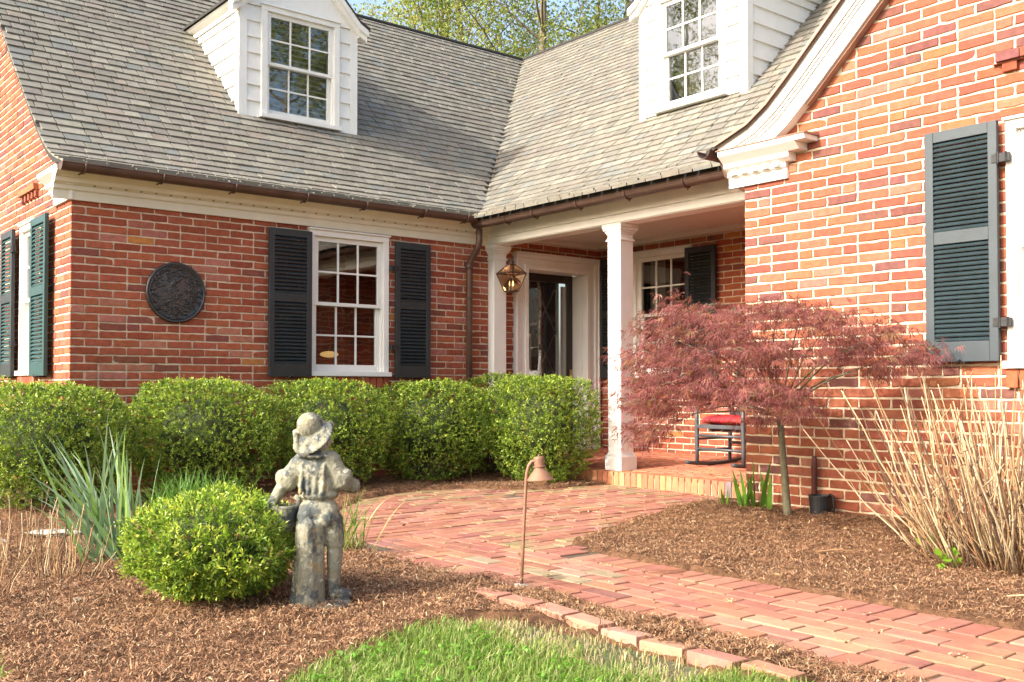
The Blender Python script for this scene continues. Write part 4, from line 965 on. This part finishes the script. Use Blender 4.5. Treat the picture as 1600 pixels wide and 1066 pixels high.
# ------------------------------------------------------------------ laceleaf maple
TH = rad(50.7); FW = np.array([-math.sin(TH), math.cos(TH), 0.]); RT = np.array([math.cos(TH), math.sin(TH), 0.])
mp = thing('japanese_maple', (-4.20, 5.90, Z0), 'weeping red laceleaf maple with thin green trunk at the corner of the porch', 'tree')
fork = np.array([-4.235, 5.86, -.20])
tk = MB(); tk.tube([(-4.20, 5.90, Z0), (-4.205, 5.90, -.86), (-4.215, 5.885, -.6), (-4.225, 5.87, -.38), tuple(fork)], [.040, .030, .026, .024, .023], 10)
PADS = [  # x, y, z, half-width x, half-height, leaves: a wide weeping umbrella
 (-5.09, 5.49, 0.44, 0.11, 0.08, 45), (-4.76, 5.1, 0.39, 0.1, 0.06, 32), (-4.92, 5.57, 0.5, 0.12, 0.17, 105), (-4.42, 5.0, 0.45, 0.1, 0.14, 75), (-4.13, 4.66, 0.4, 0.1, 0.14, 54), (-5.01, 5.49, 0.26, 0.23, 0.09, 115),
 (-4.72, 5.12, 0.25, 0.19, 0.07, 82), (-4.29, 4.7, 0.21, 0.19, 0.07, 59), (-4.63, 5.34, 0.15, 0.25, 0.12, 150), (-4.4, 5.08, 0.15, 0.21, 0.1, 108), (-4.04, 4.64, 0.13, 0.21, 0.1, 78), (-4.45, 5.53, 0.36, 0.19, 0.11, 115),
 (-4.19, 5.21, 0.37, 0.16, 0.1, 82), (-3.89, 4.86, 0.33, 0.16, 0.1, 59), (-4.07, 5.58, 0.49, 0.21, 0.09, 110), (-3.75, 5.16, 0.47, 0.18, 0.07, 79), (-3.47, 4.78, 0.44, 0.18, 0.07, 57), (-3.82, 5.76, 0.43, 0.21, 0.1, 115),
 (-3.52, 5.37, 0.41, 0.18, 0.08, 82), (-3.26, 4.93, 0.37, 0.18, 0.08, 59), (-4.02, 5.35, 0.2, 0.32, 0.11, 190), (-3.76, 5.05, 0.22, 0.27, 0.1, 136), (-3.5, 4.65, 0.2, 0.27, 0.1, 98), (-3.52, 5.62, 0.25, 0.19, 0.1, 115),
 (-3.22, 5.08, 0.22, 0.16, 0.09, 82), (-4.35, 5.26, -0.0, 0.24, 0.11, 145), (-4.12, 4.96, 0.0, 0.2, 0.1, 104), (-3.78, 4.53, -0.03, 0.2, 0.1, 75), (-4.93, 5.35, 0.05, 0.25, 0.1, 140), (-4.41, 4.78, 0.03, 0.21, 0.09, 100),
 (-4.11, 4.5, 0.03, 0.21, 0.09, 72), (-5.25, 5.54, -0.12, 0.14, 0.09, 70), (-4.85, 5.13, -0.11, 0.12, 0.07, 50), (-4.88, 5.33, -0.12, 0.21, 0.09, 105), (-4.5, 4.92, -0.12, 0.18, 0.07, 75), (-4.3, 4.68, -0.08, 0.18, 0.07, 54),
 (-4.0, 5.32, 0.0, 0.27, 0.09, 135), (-3.7, 4.9, 0.0, 0.22, 0.07, 97), (-3.32, 4.43, -0.02, 0.22, 0.07, 70), (-3.83, 5.42, -0.11, 0.16, 0.07, 65), (-3.47, 4.95, -0.13, 0.14, 0.06, 46), (-3.32, 4.68, -0.1, 0.14, 0.06, 33),
 (-4.21, 5.61, -0.22, 0.1, 0.05, 20), (-3.77, 5.02, -0.19, 0.09, 0.04, 14), (-3.36, 5.73, 0.34, 0.15, 0.08, 75), (-3.22, 5.45, 0.32, 0.13, 0.06, 54), (-3.24, 5.81, 0.19, 0.13, 0.08, 65), (-3.04, 5.41, 0.18, 0.11, 0.06, 46),
 (-3.12, 5.79, 0.23, 0.07, 0.06, 22), (-2.87, 5.34, 0.22, 0.06, 0.05, 16), (-5.2, 5.46, -0.29, 0.08, 0.06, 30), (-4.82, 5.02, -0.28, 0.06, 0.05, 21), (-5.13, 5.52, -0.41, 0.1, 0.05, 27), (-4.66, 4.98, -0.34, 0.08, 0.04, 19),
 (-5.02, 5.44, -0.31, 0.11, 0.06, 40), (-4.63, 5.06, -0.29, 0.1, 0.05, 28), (-4.24, 4.6, -0.25, 0.1, 0.05, 20), (-5.15, 5.5, 0.18, 0.15, 0.05, 45), (-4.67, 5.04, 0.2, 0.13, 0.04, 32), (-5.47, 5.68, 0.19, 0.09, 0.05, 17),
 (-4.6, 5.48, 0.51, 0.11, 0.07, 35), (-4.29, 5.09, 0.47, 0.1, 0.06, 25), (-3.98, 4.71, 0.45, 0.1, 0.06, 18), (-3.91, 5.7, 0.54, 0.1, 0.05, 25), (-3.61, 5.23, 0.47, 0.08, 0.04, 18), (-3.41, 5.76, 0.1, 0.11, 0.06, 35),
 (-3.17, 5.32, 0.11, 0.1, 0.05, 25), (-4.28, 5.49, 0.51, 0.11, 0.06, 35), (-3.89, 4.98, 0.46, 0.1, 0.05, 25), (-3.64, 4.62, 0.43, 0.1, 0.05, 18)]
LP, LD = [], []
for (x, y, z, hx, hz, n0) in PADS:
    R = rng; n = int(n0 * 1.18); depth = .20
    q = R.normal(size=(n, 3)) * .5; P = np.stack([x + q[:, 0] * hx * 1.15, y + q[:, 1] * depth, z + q[:, 2] * hz * 1.1], 1); P[:, 1] = np.minimum(P[:, 1], np.where(P[:, 0] > -4.75, YC - .07, 9))
    P[:, 2] -= .10 * ((P[:, 0] - x) / hx) ** 2 * hz
    o = P - np.array([fork[0], fork[1], 0.1]); o[:, 2] *= .3
    LP.append(P); LD.append(unit(o * .9 + R.normal(size=(n, 3)) * .45 + np.array([0, -.15, -.35])))
    c = np.array([x, y, z - hz * .2]); mid = fork * .45 + c * .55 + np.array([0, 0, .16 + .10 * random.random()])
    q1 = fork * .72 + c * .28 + np.array([random.uniform(-.10, .10), random.uniform(-.10, .06), .06 + random.random() * .22])
    if PADS.index((x, y, z, hx, hz, n0)) % 3 and n0 < 260: bz_skip = True
    else: bz_skip = False
    bz = []
    for u in np.linspace(0, 1, 9):
        w1, w2 = fork * (1 - u) + q1 * u, mid * (1 - u) + c * u; bz.append(tuple(w1 * (1 - u) + w2 * u + np.array([math.sin(u * 9 + x * 7), math.cos(u * 8 + z * 9), math.sin(u * 11 + y * 5)]) * .012 * u))
    if not bz_skip: tk.tube(bz, [.0095 * (1 - .85 * u) for u in np.linspace(0, 1, 9)], 6)
    for k in range(max(3, n // 24)):
        e = P[R.integers(n)]; m2 = c * .4 + e * .6 + np.array([0, 0, .03]); tk.tube([tuple(c), tuple(m2), tuple(e)], [.0022, .0018, .001], 4)
tk.build('trunk', M['maplebark'], mp, smooth=True)
LP, LD = np.concatenate(LP), np.concatenate(LD); n = len(LP); side = unit(np.cross(LD, rng.normal(size=(n, 3)) * .35 + np.array([0, 0, 1.])))
Vs, Cs = [], []; mpal = np.array([(.195, .064, .060), (.24, .088, .074), (.155, .048, .046), (.28, .115, .085), (.24, .135, .065), (.11, .035, .033)])
mc = mpal[rng.choice(6, n, p=[.3, .25, .2, .1, .07, .08])] * rng.uniform(.8, 1.25, (n, 1))
for ang, ls in ((-1.25, .55), (-.85, .8), (-.42, .95), (0, 1.05), (.42, .95), (.85, .8), (1.25, .55)):
    a = ang + rng.normal(0, .12, n); d = unit(LD * np.cos(a)[:, None] + side * np.sin(a)[:, None]); ln = rng.uniform(.045, .085, n)[:, None] * ls
    w = unit(np.cross(d, np.cross(LD, side) + .3 * rng.normal(size=(n, 3)))) * .0030
    m = LP + d * ln * .55; t = LP + d * ln; t[:, 2] -= ln[:, 0] * .28; m[:, 2] += ln[:, 0] * .04
    Vs.append(np.stack([LP, m + w, t, m - w], 1).reshape(-1, 3)); Cs.append(np.repeat(mc, 4, 0))
V = np.concatenate(Vs); np_mesh('crown', V, np.arange(len(V)).reshape(-1, 4), np.concatenate(Cs), M['maple'], mp)

# ------------------------------------------------------------------ garden statue (seen from behind)
so = np.array([-3.88, 2.10, Z0 + .0]); ps = .000868
def sp(x, y, away=0.): return tuple(so + RT * ((x - 330) * ps) + np.array([0, 0, (1005 - y) * ps]) + FW * away)
sta = thing('garden_statue', tuple(so), 'weathered stone statue of a boy in floppy hat carrying a pail', 'statue')
B3 = np.stack([RT, FW, np.array([0, 0, 1.])], 1)
def cap(mb, p, q, r0, r1, n=12):
    p, q = np.array(p), np.array(q); L = np.linalg.norm(q - p); d = (q - p) / L; pts, rs = [], []
    for k in range(4): a = math.pi / 2 * (1 - k / 3.2); pts.append(p - d * r0 * math.sin(a)); rs.append(max(r0 * math.cos(a), .001))
    for k in range(1, 5): pts.append(p + (q - p) * k / 5); rs.append(r0 + (r1 - r0) * k / 5)
    for k in range(4): a = math.pi / 2 * (k / 3.2); pts.append(q + d * r1 * math.sin(a)); rs.append(max(r1 * math.cos(a), .001))
    mb.tube(pts, rs, n)
b = MB(); el = lambda x, y, w, hgt, dep, away=0.: b.ball(sp(x, y, away), (w * ps, dep * ps, hgt * ps), 16, 12, rot=B3)
el(335, 215, 50, 62, 52, -.0); el(372, 200, 20, 28, 30, .03)                              # head and cheek
cap(b, sp(322, 250), sp(322, 300), .045, .055)                                            # neck
el(318, 345, 100, 80, 74); el(328, 410, 98, 78, 74); cap(b, sp(262, 300), sp(390, 300), .048, .050)     # shoulders, back
el(335, 460, 100, 34, 76); el(335, 545, 104, 80, 80); el(290, 560, 52, 60, 58, -.03); el(385, 565, 52, 60, 58, -.025)   # shirt hem, seat
for x in (262, 298, 332, 368): cap(b, sp(x + 4, 315, -.052), sp(x - 3, 445, -.060), .008, .010, 8)          # folds in the shirt
cap(b, sp(240, 318), sp(180, 388), .046, .038); cap(b, sp(163, 376), sp(188, 400), .038, .038)      # left sleeve, cuff
cap(b, sp(172, 395), sp(115, 492, -.015), .030, .022)                                               # left forearm
for k, (dx, dy) in enumerate(((-14, 0), (-4, 6), (6, 8), (15, 5))): cap(b, sp(106 + dx, 502 + dy * .6, -.02), sp(104 + dx * 1.05, 536 + dy, -.012 + .004 * k), .0085, .007, 8)
cap(b, sp(120, 500, -.03), sp(132, 522, -.03), .009, .007, 8); el(108, 500, 22, 26, 20, -.018)          # hand closed on the pail rim
cap(b, sp(400, 320), sp(444, 385), .048, .042); cap(b, sp(430, 402), sp(460, 370), .038, .038)          # right sleeve, cuff
cap(b, sp(452, 400, .0), sp(492, 425, .06), .038, .034); cap(b, sp(495, 425, .05), sp(455, 415, .12), .033, .026)   # bent right forearm
for k in range(4): cap(b, sp(440 - 6 * k, 405 + 9 * k, .13), sp(415 - 6 * k, 400 + 9 * k, .13), .009, .007, 8)
el(318, 268, 92, 20, 78, -.006)                                                           # rolled collar
cap(b, sp(398, 590), sp(415, 695), .052, .042); el(418, 705, 48, 22, 46)                               # right knickers and cuff
cap(b, sp(416, 720), sp(410, 925), .036, .026); cap(b, sp(415, 940), sp(468, 958, .03), .030, .024)    # calf, foot
cap(b, sp(300, 600, .02), sp(300, 900, .03), .055, .04)                                                # left leg against the stump
for (x, r0, y0, y1, r1, aw) in ((300, .060, 620, 985, .068, -.035), (268, .034, 640, 990, .05, -.03), (332, .036, 610, 985, .042, -.05), (302, .034, 610, 985, .052, -.075), (255, .03, 800, 995, .05, -.02)): cap(b, sp(x, y0, aw), sp(x - 3, y1, aw), r0, r1)
el(350, 1000, 150, 28, 120, -.02); el(440, 995, 62, 22, 60, .0)                                         # base
hn = -RT * .36 + np.array([0, 0, .56]) - FW * .74; hn = hn / np.linalg.norm(hn); u = unit(np.cross(hn, FW)); w_ = np.cross(hn, u); H3 = np.stack([u, w_, hn], 1)
b.ball(sp(312, 178, -.030), (.100, .082, .013), 24, 8, rot=H3); b.ball(sp(298, 124, -.012), (.058, .058, .068), 18, 12, rot=H3); b.ball(sp(306, 158, -.026), (.072, .066, .018), 18, 8, rot=H3)
cap(b, sp(226, 150, -.03), sp(240, 240, -.045), .013, .012, 8); cap(b, sp(396, 112, -.0), sp(384, 172, -.02), .013, .011, 8); cap(b, sp(244, 246, -.046), sp(330, 250, -.048), .011, .010, 8)
body = b.build('figure', M['stone'], sta, smooth=True)
rm = body.modifiers.new('remesh', 'REMESH'); rm.mode = 'VOXEL'; rm.voxel_size = .0045; rm.use_smooth_shade = True
sm = body.modifiers.new('smooth', 'SMOOTH'); sm.factor = .5; sm.iterations = 1
tx = bpy.data.textures.new('stone_wear', 'CLOUDS'); tx.noise_scale = .016; tx.noise_depth = 4
dp = body.modifiers.new('wear', 'DISPLACE'); dp.texture = tx; dp.strength = .006; dp.mid_level = .5
pl = MB(); pc = np.array(sp(172, 640, -.005)); pl.lathe(pc, [(.001, .004), (.040, 0), (.050, .075), (.058, .10), (.062, .112), (.054, .112), (.046, .09), (.001, .06)], 20)
for s in (-1, 1): pl.tube([tuple(pc + RT * s * .055 + np.array([0, 0, .10])), tuple(pc + RT * s * .058 + np.array([0, 0, .135])), tuple(pc + RT * s * .040 + np.array([0, 0, .150]))], .012, 8)
pl.build('pail', M['stone'], sta, smooth=True)

# ------------------------------------------------------------------ path light
px, py = -3.60, 3.00; zb = Z0
pt = thing('path_light', (px, py, zb), 'copper path light on a thin gooseneck post at the edge of the brick path', 'lamp')
def pp(r, z, aw=0.): return tuple(np.array([px, py, zb + z]) + RT * r + FW * aw)
g = MB(); pts = [pp(0., -.03), pp(.010, .2), pp(.019, .40), pp(.024, .50), pp(.027, .535), pp(.036, .568), pp(.050, .588), pp(.066, .592), pp(.080, .585)]
g.tube(pts, [.0078] * len(pts), 10); g.build('post', M['rust'], pt, smooth=True)
hc = np.array(pp(.090, .502)); hd_ = MB(); ax = (-.06, -.03, 1)
hd_.lathe(hc, [(.064, .0), (.0635, .003), (.027, .050), (.024, .058), (.029, .060), (.029, .066), (.0245, .068), (.0245, .100), (.021, .108), (.005, .111), (.005, .119), (.001, .121)], 28, ax)
hd_.build('lamp_shade', M['rust'], pt, smooth=False)
gl = MB(); gl.ball(tuple(hc + np.array([0, 0, .004])), (.034, .034, .026), 16, 10); gl.build('globe', M['globe'], pt, smooth=True)
rg = MB(); rg.tube([tuple(hc + RT * .046 * math.cos(a) + np.array([0, 0, -.004 + .034 * math.sin(a)]) - FW * .02) for a in np.linspace(math.pi * 1.05, math.pi * 1.9, 12)], .0028, 6); rg.build('guard', M['rust'], pt)
bs = MB(); bs.ball((px, py, zb + .005), (.06, .05, .02), 14, 8); bs.build('foot', M['rock'], pt, smooth=True)

# ------------------------------------------------------------------ rocking chair on the porch
cx0, cx1, cy0, cy1 = -6.50, -5.94, 7.66, 8.16; zf0 = -.77
ch = thing('rocking_chair', ((cx0 + cx1) / 2, 7.9, zf0), 'dark grey wooden rocking chair on the brick porch behind the maple', 'chair')
def rock(y): return zf0 + .022 + ((y - 7.93) ** 2) * .16
for x in (cx0, cx1):
    r_ = MB(); r_.tube([(x, y, rock(y)) for y in np.linspace(7.50, 8.46, 14)], .019, 8); r_.build('rocker', M['chair'], ch, smooth=True)
    l = MB(); l.tube([(x, cy0, rock(cy0)), (x, cy0, zf0 + .20), (x, cy0 - .005, zf0 + .44), (x, cy0, zf0 + .64)], [.017, .022, .022, .018], 10); l.build('leg', M['chair'], ch, smooth=True)
    l = MB(); l.tube([(x, cy1, rock(cy1)), (x, cy1 + .01, zf0 + .42), (x, cy1 + .10, zf0 + .80), (x, cy1 + .19, zf0 + 1.12)], [.017, .022, .020, .015], 10); l.build('leg', M['chair'], ch, smooth=True)
    a = MB(); a.box(WORLD, x - .035, x + .035, cy0 - .06, cy1 + .08, zf0 + .64, zf0 + .662); a.build('arm', M['chair'], ch, bevel=.006)
    s_ = MB()
    for zz in (.16, .27): s_.tube([(x, cy0, zf0 + zz), (x, cy1, zf0 + zz)], .011, 8)
    s_.build('stretcher', M['chair'], ch, smooth=True)
s_ = MB()
for zz, yy in ((.175, cy0), (.305, cy0), (.22, cy1)): s_.tube([(cx0, yy, zf0 + zz), (cx1, yy, zf0 + zz)], .013, 8)
s_.build('stretcher', M['chair'], ch, smooth=True)
s_ = MB()
s_.box(WORLD, cx0, cx1, cy0 - .02, cy0 + .02, zf0 + .375, zf0 + .412); s_.box(WORLD, cx0, cx1, cy1 - .02, cy1 + .02, zf0 + .375, zf0 + .412)
for k in range(3): x = cx0 + .13 + k * .15; s_.box(WORLD, x, x + .03, cy0 + .02, cy1 - .02, zf0 + .345, zf0 + .374)
s_.build('seat_frame', M['chair'], ch, bevel=.004)
s_ = MB()
for k in range(12): y = cy0 + .025 + k * .038; s_.tube([(cx0 + .01, y, zf0 + .398), ((cx0 + cx1) / 2, y, zf0 + .388), (cx1 - .01, y, zf0 + .398)], .014, 6)
s_.build('seat', M['wicker'], ch)
s_ = MB()
for k in range(7): x = cx0 + .07 + k * .07; s_.tube([(x, cy1 + .02, zf0 + .45), (x, cy1 + .10, zf0 + .80), (x, cy1 + .17, zf0 + 1.06)], .010, 6)
for zz, d in ((.48, .03), (1.08, .18)): s_.box(WORLD, cx0, cx1, cy1 + d - .014, cy1 + d + .014, zf0 + zz - .04, zf0 + zz + .05)
s_.build('backrest', M['chair'], ch)
cs = MB(); rr = random.Random(5)
for k in range(26):
    x = cx0 + .05 + k * (.46 / 25); c = rr.choice([(.55, .03, .035), (.45, .02, .03), (.62, .05, .05), (.20, .012, .02)])
    cs.ball((x, (cy0 + cy1) / 2 - .01, zf0 + .455), (.017, .235, .044 + rr.uniform(-.006, .008)), 8, 10, col=c)
label(cs.build('seat_cushion', M['red'], smooth=True), 'red tufted striped cushion lying on the rocking chair seat', 'cushion')

# ------------------------------------------------------------------ small things by the right-hand wall and in the beds
bk = thing('bucket', (-4.02, 6.03, Z0 + .06), 'small black bucket with a wire handle standing against the sunlit brick wall', 'bucket')
bz = Z0 + .05
b = MB(); b.lathe((-4.02, 6.02, bz), [(.001, .004), (.068, 0), (.080, .135), (.084, .137), (.084, .145), (.076, .145), (.066, .02), (.001, .018)], 24); b.build('body', M['black'], bk, smooth=False)
b = MB(); b.tube([(-3.945, 6.0, bz + .13), (-3.925, 5.99, bz + .165), (-3.905, 5.99, bz + .155), (-3.895, 5.99, bz + .07), (-3.905, 6.0, bz + .02)], .005, 6); b.build('handle', M['iron'], bk, smooth=True)
b = MB(); b.tube([(-4.115, 6.085, Z0), (-4.112, 6.085, -.52), (-4.112, 6.085, -.475)], [.020, .020, .016], 10); b.tube([(-4.112, 6.085, -.56), (-4.112, 6.085, -.545)], .024, 10)
label(b.build('iron_pipe', mat('rusty_iron', (.085, .025, .018), .7, .3, 12, .3), smooth=True), 'short rusty iron pipe standing upright at the wall behind the maple trunk', 'pipe')
for k, (x, y, sx, sy, rz, tx_) in enumerate(((-6.62, 1.78, .17, .07, .2, 'pale flat stone edging the bed at the left, nearer the strap-leaved clump'), (-6.72, 1.36, .19, .075, -.1, 'pale flat stone edging the bed at the far left behind the dry stems'), (-6.70, 2.12, .13, .06, .5, 'small pale flat stone under the strap-leaved clump'))):
    b = MB(); b.ball((0, 0, 0), (sx, sy, .02), 14, 8); o = b.build('flat_stone', M['rock']); o.location = (x, y, ground_h(x, y) + .004); o.rotation_euler = (uni(-.08, .08), uni(-.08, .08), rz + .9)
    for v in o.data.vertices: v.co += v.co.normalized() * random.gauss(0, .008)
    label(o, tx_, 'stone', 'flat stones at the left bed edge')
def pebble(x, y, r, text):
    b = MB(); b.ball((0, 0, 0), (r, r * .75, r * .5), 10, 7); o = b.build('pebble', M['rock'], smooth=True); o.location = (x, y, ground_h(x, y) + r * .35); o.rotation_euler = (0, .2, uni(0, 3)); label(o, text, 'stone')
pebble(-4.55, 1.32, .026, 'small pale pebble lying on the mulch left of the round bush')
pebble(-2.75, 2.35, .030, 'pale pebble lying in the lawn grass')
# fallen sticks on the right bed
for (x, y, ln, a, tx_) in ((-2.0, 4.35, .17, .5, 'thin dry stick lying on the mulch near the dry canes'), (-1.75, 4.22, .22, -.35, 'longer pale stick lying at the path edge at the right'), (-3.2, 4.75, .2, .9, 'dark twig lying on the middle of the right mulch bed')):
    b = MB(); z = ground_h(x, y) + .02; b.tube([(x, y, z), (x + ln * .5 * math.cos(a), y + ln * .5 * math.sin(a), z + .012), (x + ln * math.cos(a), y + ln * math.sin(a), z + .004)], [.004, .0045, .003], 5, random.choice(CN))
    label(b.build('stick', M['cane']), tx_, 'stick')

# ------------------------------------------------------------------ trees
def tree(x, y, H, r0, seed, leafy, crown0=.35, tone=0, lean=0.):
    """returns root with trunk (all wood) and crown"""
    R = random.Random(seed); t = bpy.data.objects.new('tree', None); COL.objects.link(t); t.location = (x, y, Z0); t.empty_display_size = .3
    mb = MB(); tips = []
    def limb(p, d, L, r, lev):
        m = 6; pts, rs = [tuple(p)], [r]; p = np.array(p, float); d = np.array(d, float)
        for j in range(m):
            d = d + np.array([R.gauss(0, .10), R.gauss(0, .10), R.gauss(.03, .06)]) * (1 if lev else .35); d /= np.linalg.norm(d); p = p + d * L / m
            pts.append(tuple(p)); rs.append(r * (1 - .75 * (j + 1) / m))
            f = (j + 1) / m
            if lev == 0 and f > crown0:
                for k in range(R.choice((2, 3))): a = R.uniform(0, 6.28); limb(p, (math.cos(a), math.sin(a), R.uniform(.3, 1.1)), L * R.uniform(.22, .42) * (1.25 - f * .6), r * .33 * (1.1 - f * .6), 1)
            elif lev == 1 and j > 0:
                for k in range(2): a = np.array([R.gauss(0, 1), R.gauss(0, 1), R.gauss(.25, .6)]); limb(p, d * .7 + a * .6, L * R.uniform(.25, .5), r * .45 * (1.1 - f * .6), 2)
            elif lev == 2:
                tips.append((p.copy(), L))
        mb.tube(pts, rs, 8 if lev == 0 else (5 if lev == 1 else 3), cap=False)
    limb((x, y, Z0), (lean, 0, 1), H, r0, 0)
    link2 = mb.build('trunk', M['bark'], t, smooth=True)
    T = np.array([q[0] for q in tips]); G_ = np.random.default_rng(seed); n = int(len(T) * leafy * 7.0)
    P = T[G_.integers(len(T), size=n)] + G_.normal(0, .30, (n, 3)); D = unit(G_.normal(size=(n, 3)) + np.array([0, 0, -.3]))
    pal = [np.array([(.20, .26, .055), (.26, .31, .075), (.15, .21, .045), (.30, .29, .10)]), np.array([(.10, .15, .045), (.13, .18, .05), (.08, .12, .04), (.17, .19, .07)]), np.array([(.30, .29, .09), (.26, .28, .07), (.36, .30, .13), (.20, .22, .06)])][tone]
    C = pal[G_.integers(4, size=n)] * G_.uniform(.75, 1.25, (n, 1)); V, F, C = leaf_arrays(P, D, .115 * G_.uniform(.6, 1.3, n), .075, C)
    np_mesh('crown', V, F, C, M['tree'], t); return t
SPEC = [(-25.8, 18.3, 15, .17, 12, 2.4, .25, 0, .02, 'bushy lighter tree right beside the left dormer roof'), (-28.5, 19.5, 17, .18, 13, 2.3, .25, 2, .0, 'taller golden tree just behind the left dormer'), (-24.4, 22.6, 15, .16, 9, 2.4, .25, 0, .03, 'bushy lighter green tree filling the gap left of the thick trunk'), (-20.6, 26.0, 16, .15, 10, 2.2, .25, 0, -.04, 'bushy lighter green tree between the two straight trunks'), (-22.6, 19.0, 17, .20, 1, 2.2, .30, 0, 0., 'yellow-green tree behind the left ridge of the roof, nearest the left dormer'), (-22.5, 23.2, 19, .34, 2, 1.6, .35, 1, .02, 'thick-trunked tree rising straight above the roof valley'),
        (-19.0, 23.0, 18, .25, 3, 1.8, .35, 1, -.03, 'slimmer straight tree right of the one above the valley'), (-17.2, 24.5, 18, .23, 4, 1.6, .35, 0, .05, 'leaning slim tree behind the roof ridge beside the right dormer'),
        (-27.0, 21.5, 18, .22, 5, 2.2, .28, 2, .0, 'golden-green tree further back above the left ridge'), (-25.5, 25.5, 17, .2, 6, 1.9, .3, 0, .04, 'tree further back left of the roof valley'), (-22.0, 29.5, 20, .22, 8, 2.0, .3, 1, 0., 'tree furthest back, right of the roof valley')]
for (x, y, H, r, sd, lf, c0, tone, ln, tx_) in SPEC:
    t = tree(x, y, H, r, sd, lf, c0, tone, ln); label(t, tx_, 'tree', 'trees beyond the house')
# trees across the front lawn: the window glass mirrors them
far = [c for c in bpy.data.objects if c.name.startswith('tree') and c.type == 'EMPTY'][:4]
for i, (x, y) in enumerate(((9, 14.5), (13, 18.5), (8.5, 18), (-29, -16), (-33, -21.5), (-27.5, -20), (15, 14.5))):
    src = far[i % 4]; r = src.copy(); COL.objects.link(r); r.location = (x, y, Z0); r.rotation_euler = (0, 0, i * 1.1)
    for c in [q for q in bpy.data.objects if q.parent == src]:
        k = c.copy(); COL.objects.link(k); k.parent = r; k.matrix_parent_inverse = c.matrix_parent_inverse.copy()
    r['label'] = 'leafy tree across the front lawn, mirrored in the window glass'; r['group'] = 'trees mirrored in the windows'

# ------------------------------------------------------------------ camera, sun, sky
cam = bpy.data.cameras.new('camera'); cam.sensor_width = 36; cam.lens = 1576 / 1600 * 36; cam.shift_y = 36.5 / 1600; cam.clip_end = 500; cam.clip_start = .05
co = bpy.data.objects.new('camera', cam); COL.objects.link(co); co.location = (0, 0, 0); co.rotation_euler = (rad(90) + math.atan(36.5 / 1576), 0, rad(50.7)); S.camera = co
SUN_EL, SX = 32.5, .12
v = np.array([-SX, -1., 0.]); az = math.atan2(v[0], v[1])             # towards the sun, from +Y clockwise
sun = bpy.data.lights.new('sun', 'SUN'); sun.energy = 2.1; sun.angle = rad(.5); sun.color = (1., .97, .905)
so_ = bpy.data.objects.new('sun', sun); COL.objects.link(so_)
from mathutils import Vector
tow = Vector((v[0], v[1], 0)).normalized() * math.cos(rad(SUN_EL)) + Vector((0, 0, math.sin(rad(SUN_EL))))
so_.rotation_euler = tow.to_track_quat('Z', 'Y').to_euler(); so_.location = (0, -20, 15)
w = bpy.data.worlds.new('World'); S.world = w; w.use_nodes = True; nt = w.node_tree
sk = nt.nodes.new('ShaderNodeTexSky'); sk.sky_type = 'NISHITA'; sk.sun_disc = False; sk.sun_elevation = rad(SUN_EL); sk.sun_rotation = az
sk.air_density = 1.0; sk.dust_density = 5.0; sk.ozone_density = .6
bg = nt.nodes['Background']; bg.inputs[1].default_value = .15; nt.links.new(sk.outputs[0], bg.inputs[0])
S.view_settings.view_transform = 'Standard'; S.view_settings.look = 'None'; S.view_settings.exposure = 1.62; S.view_settings.gamma = 1
S.cycles.max_bounces = 8; S.cycles.transparent_max_bounces = 24
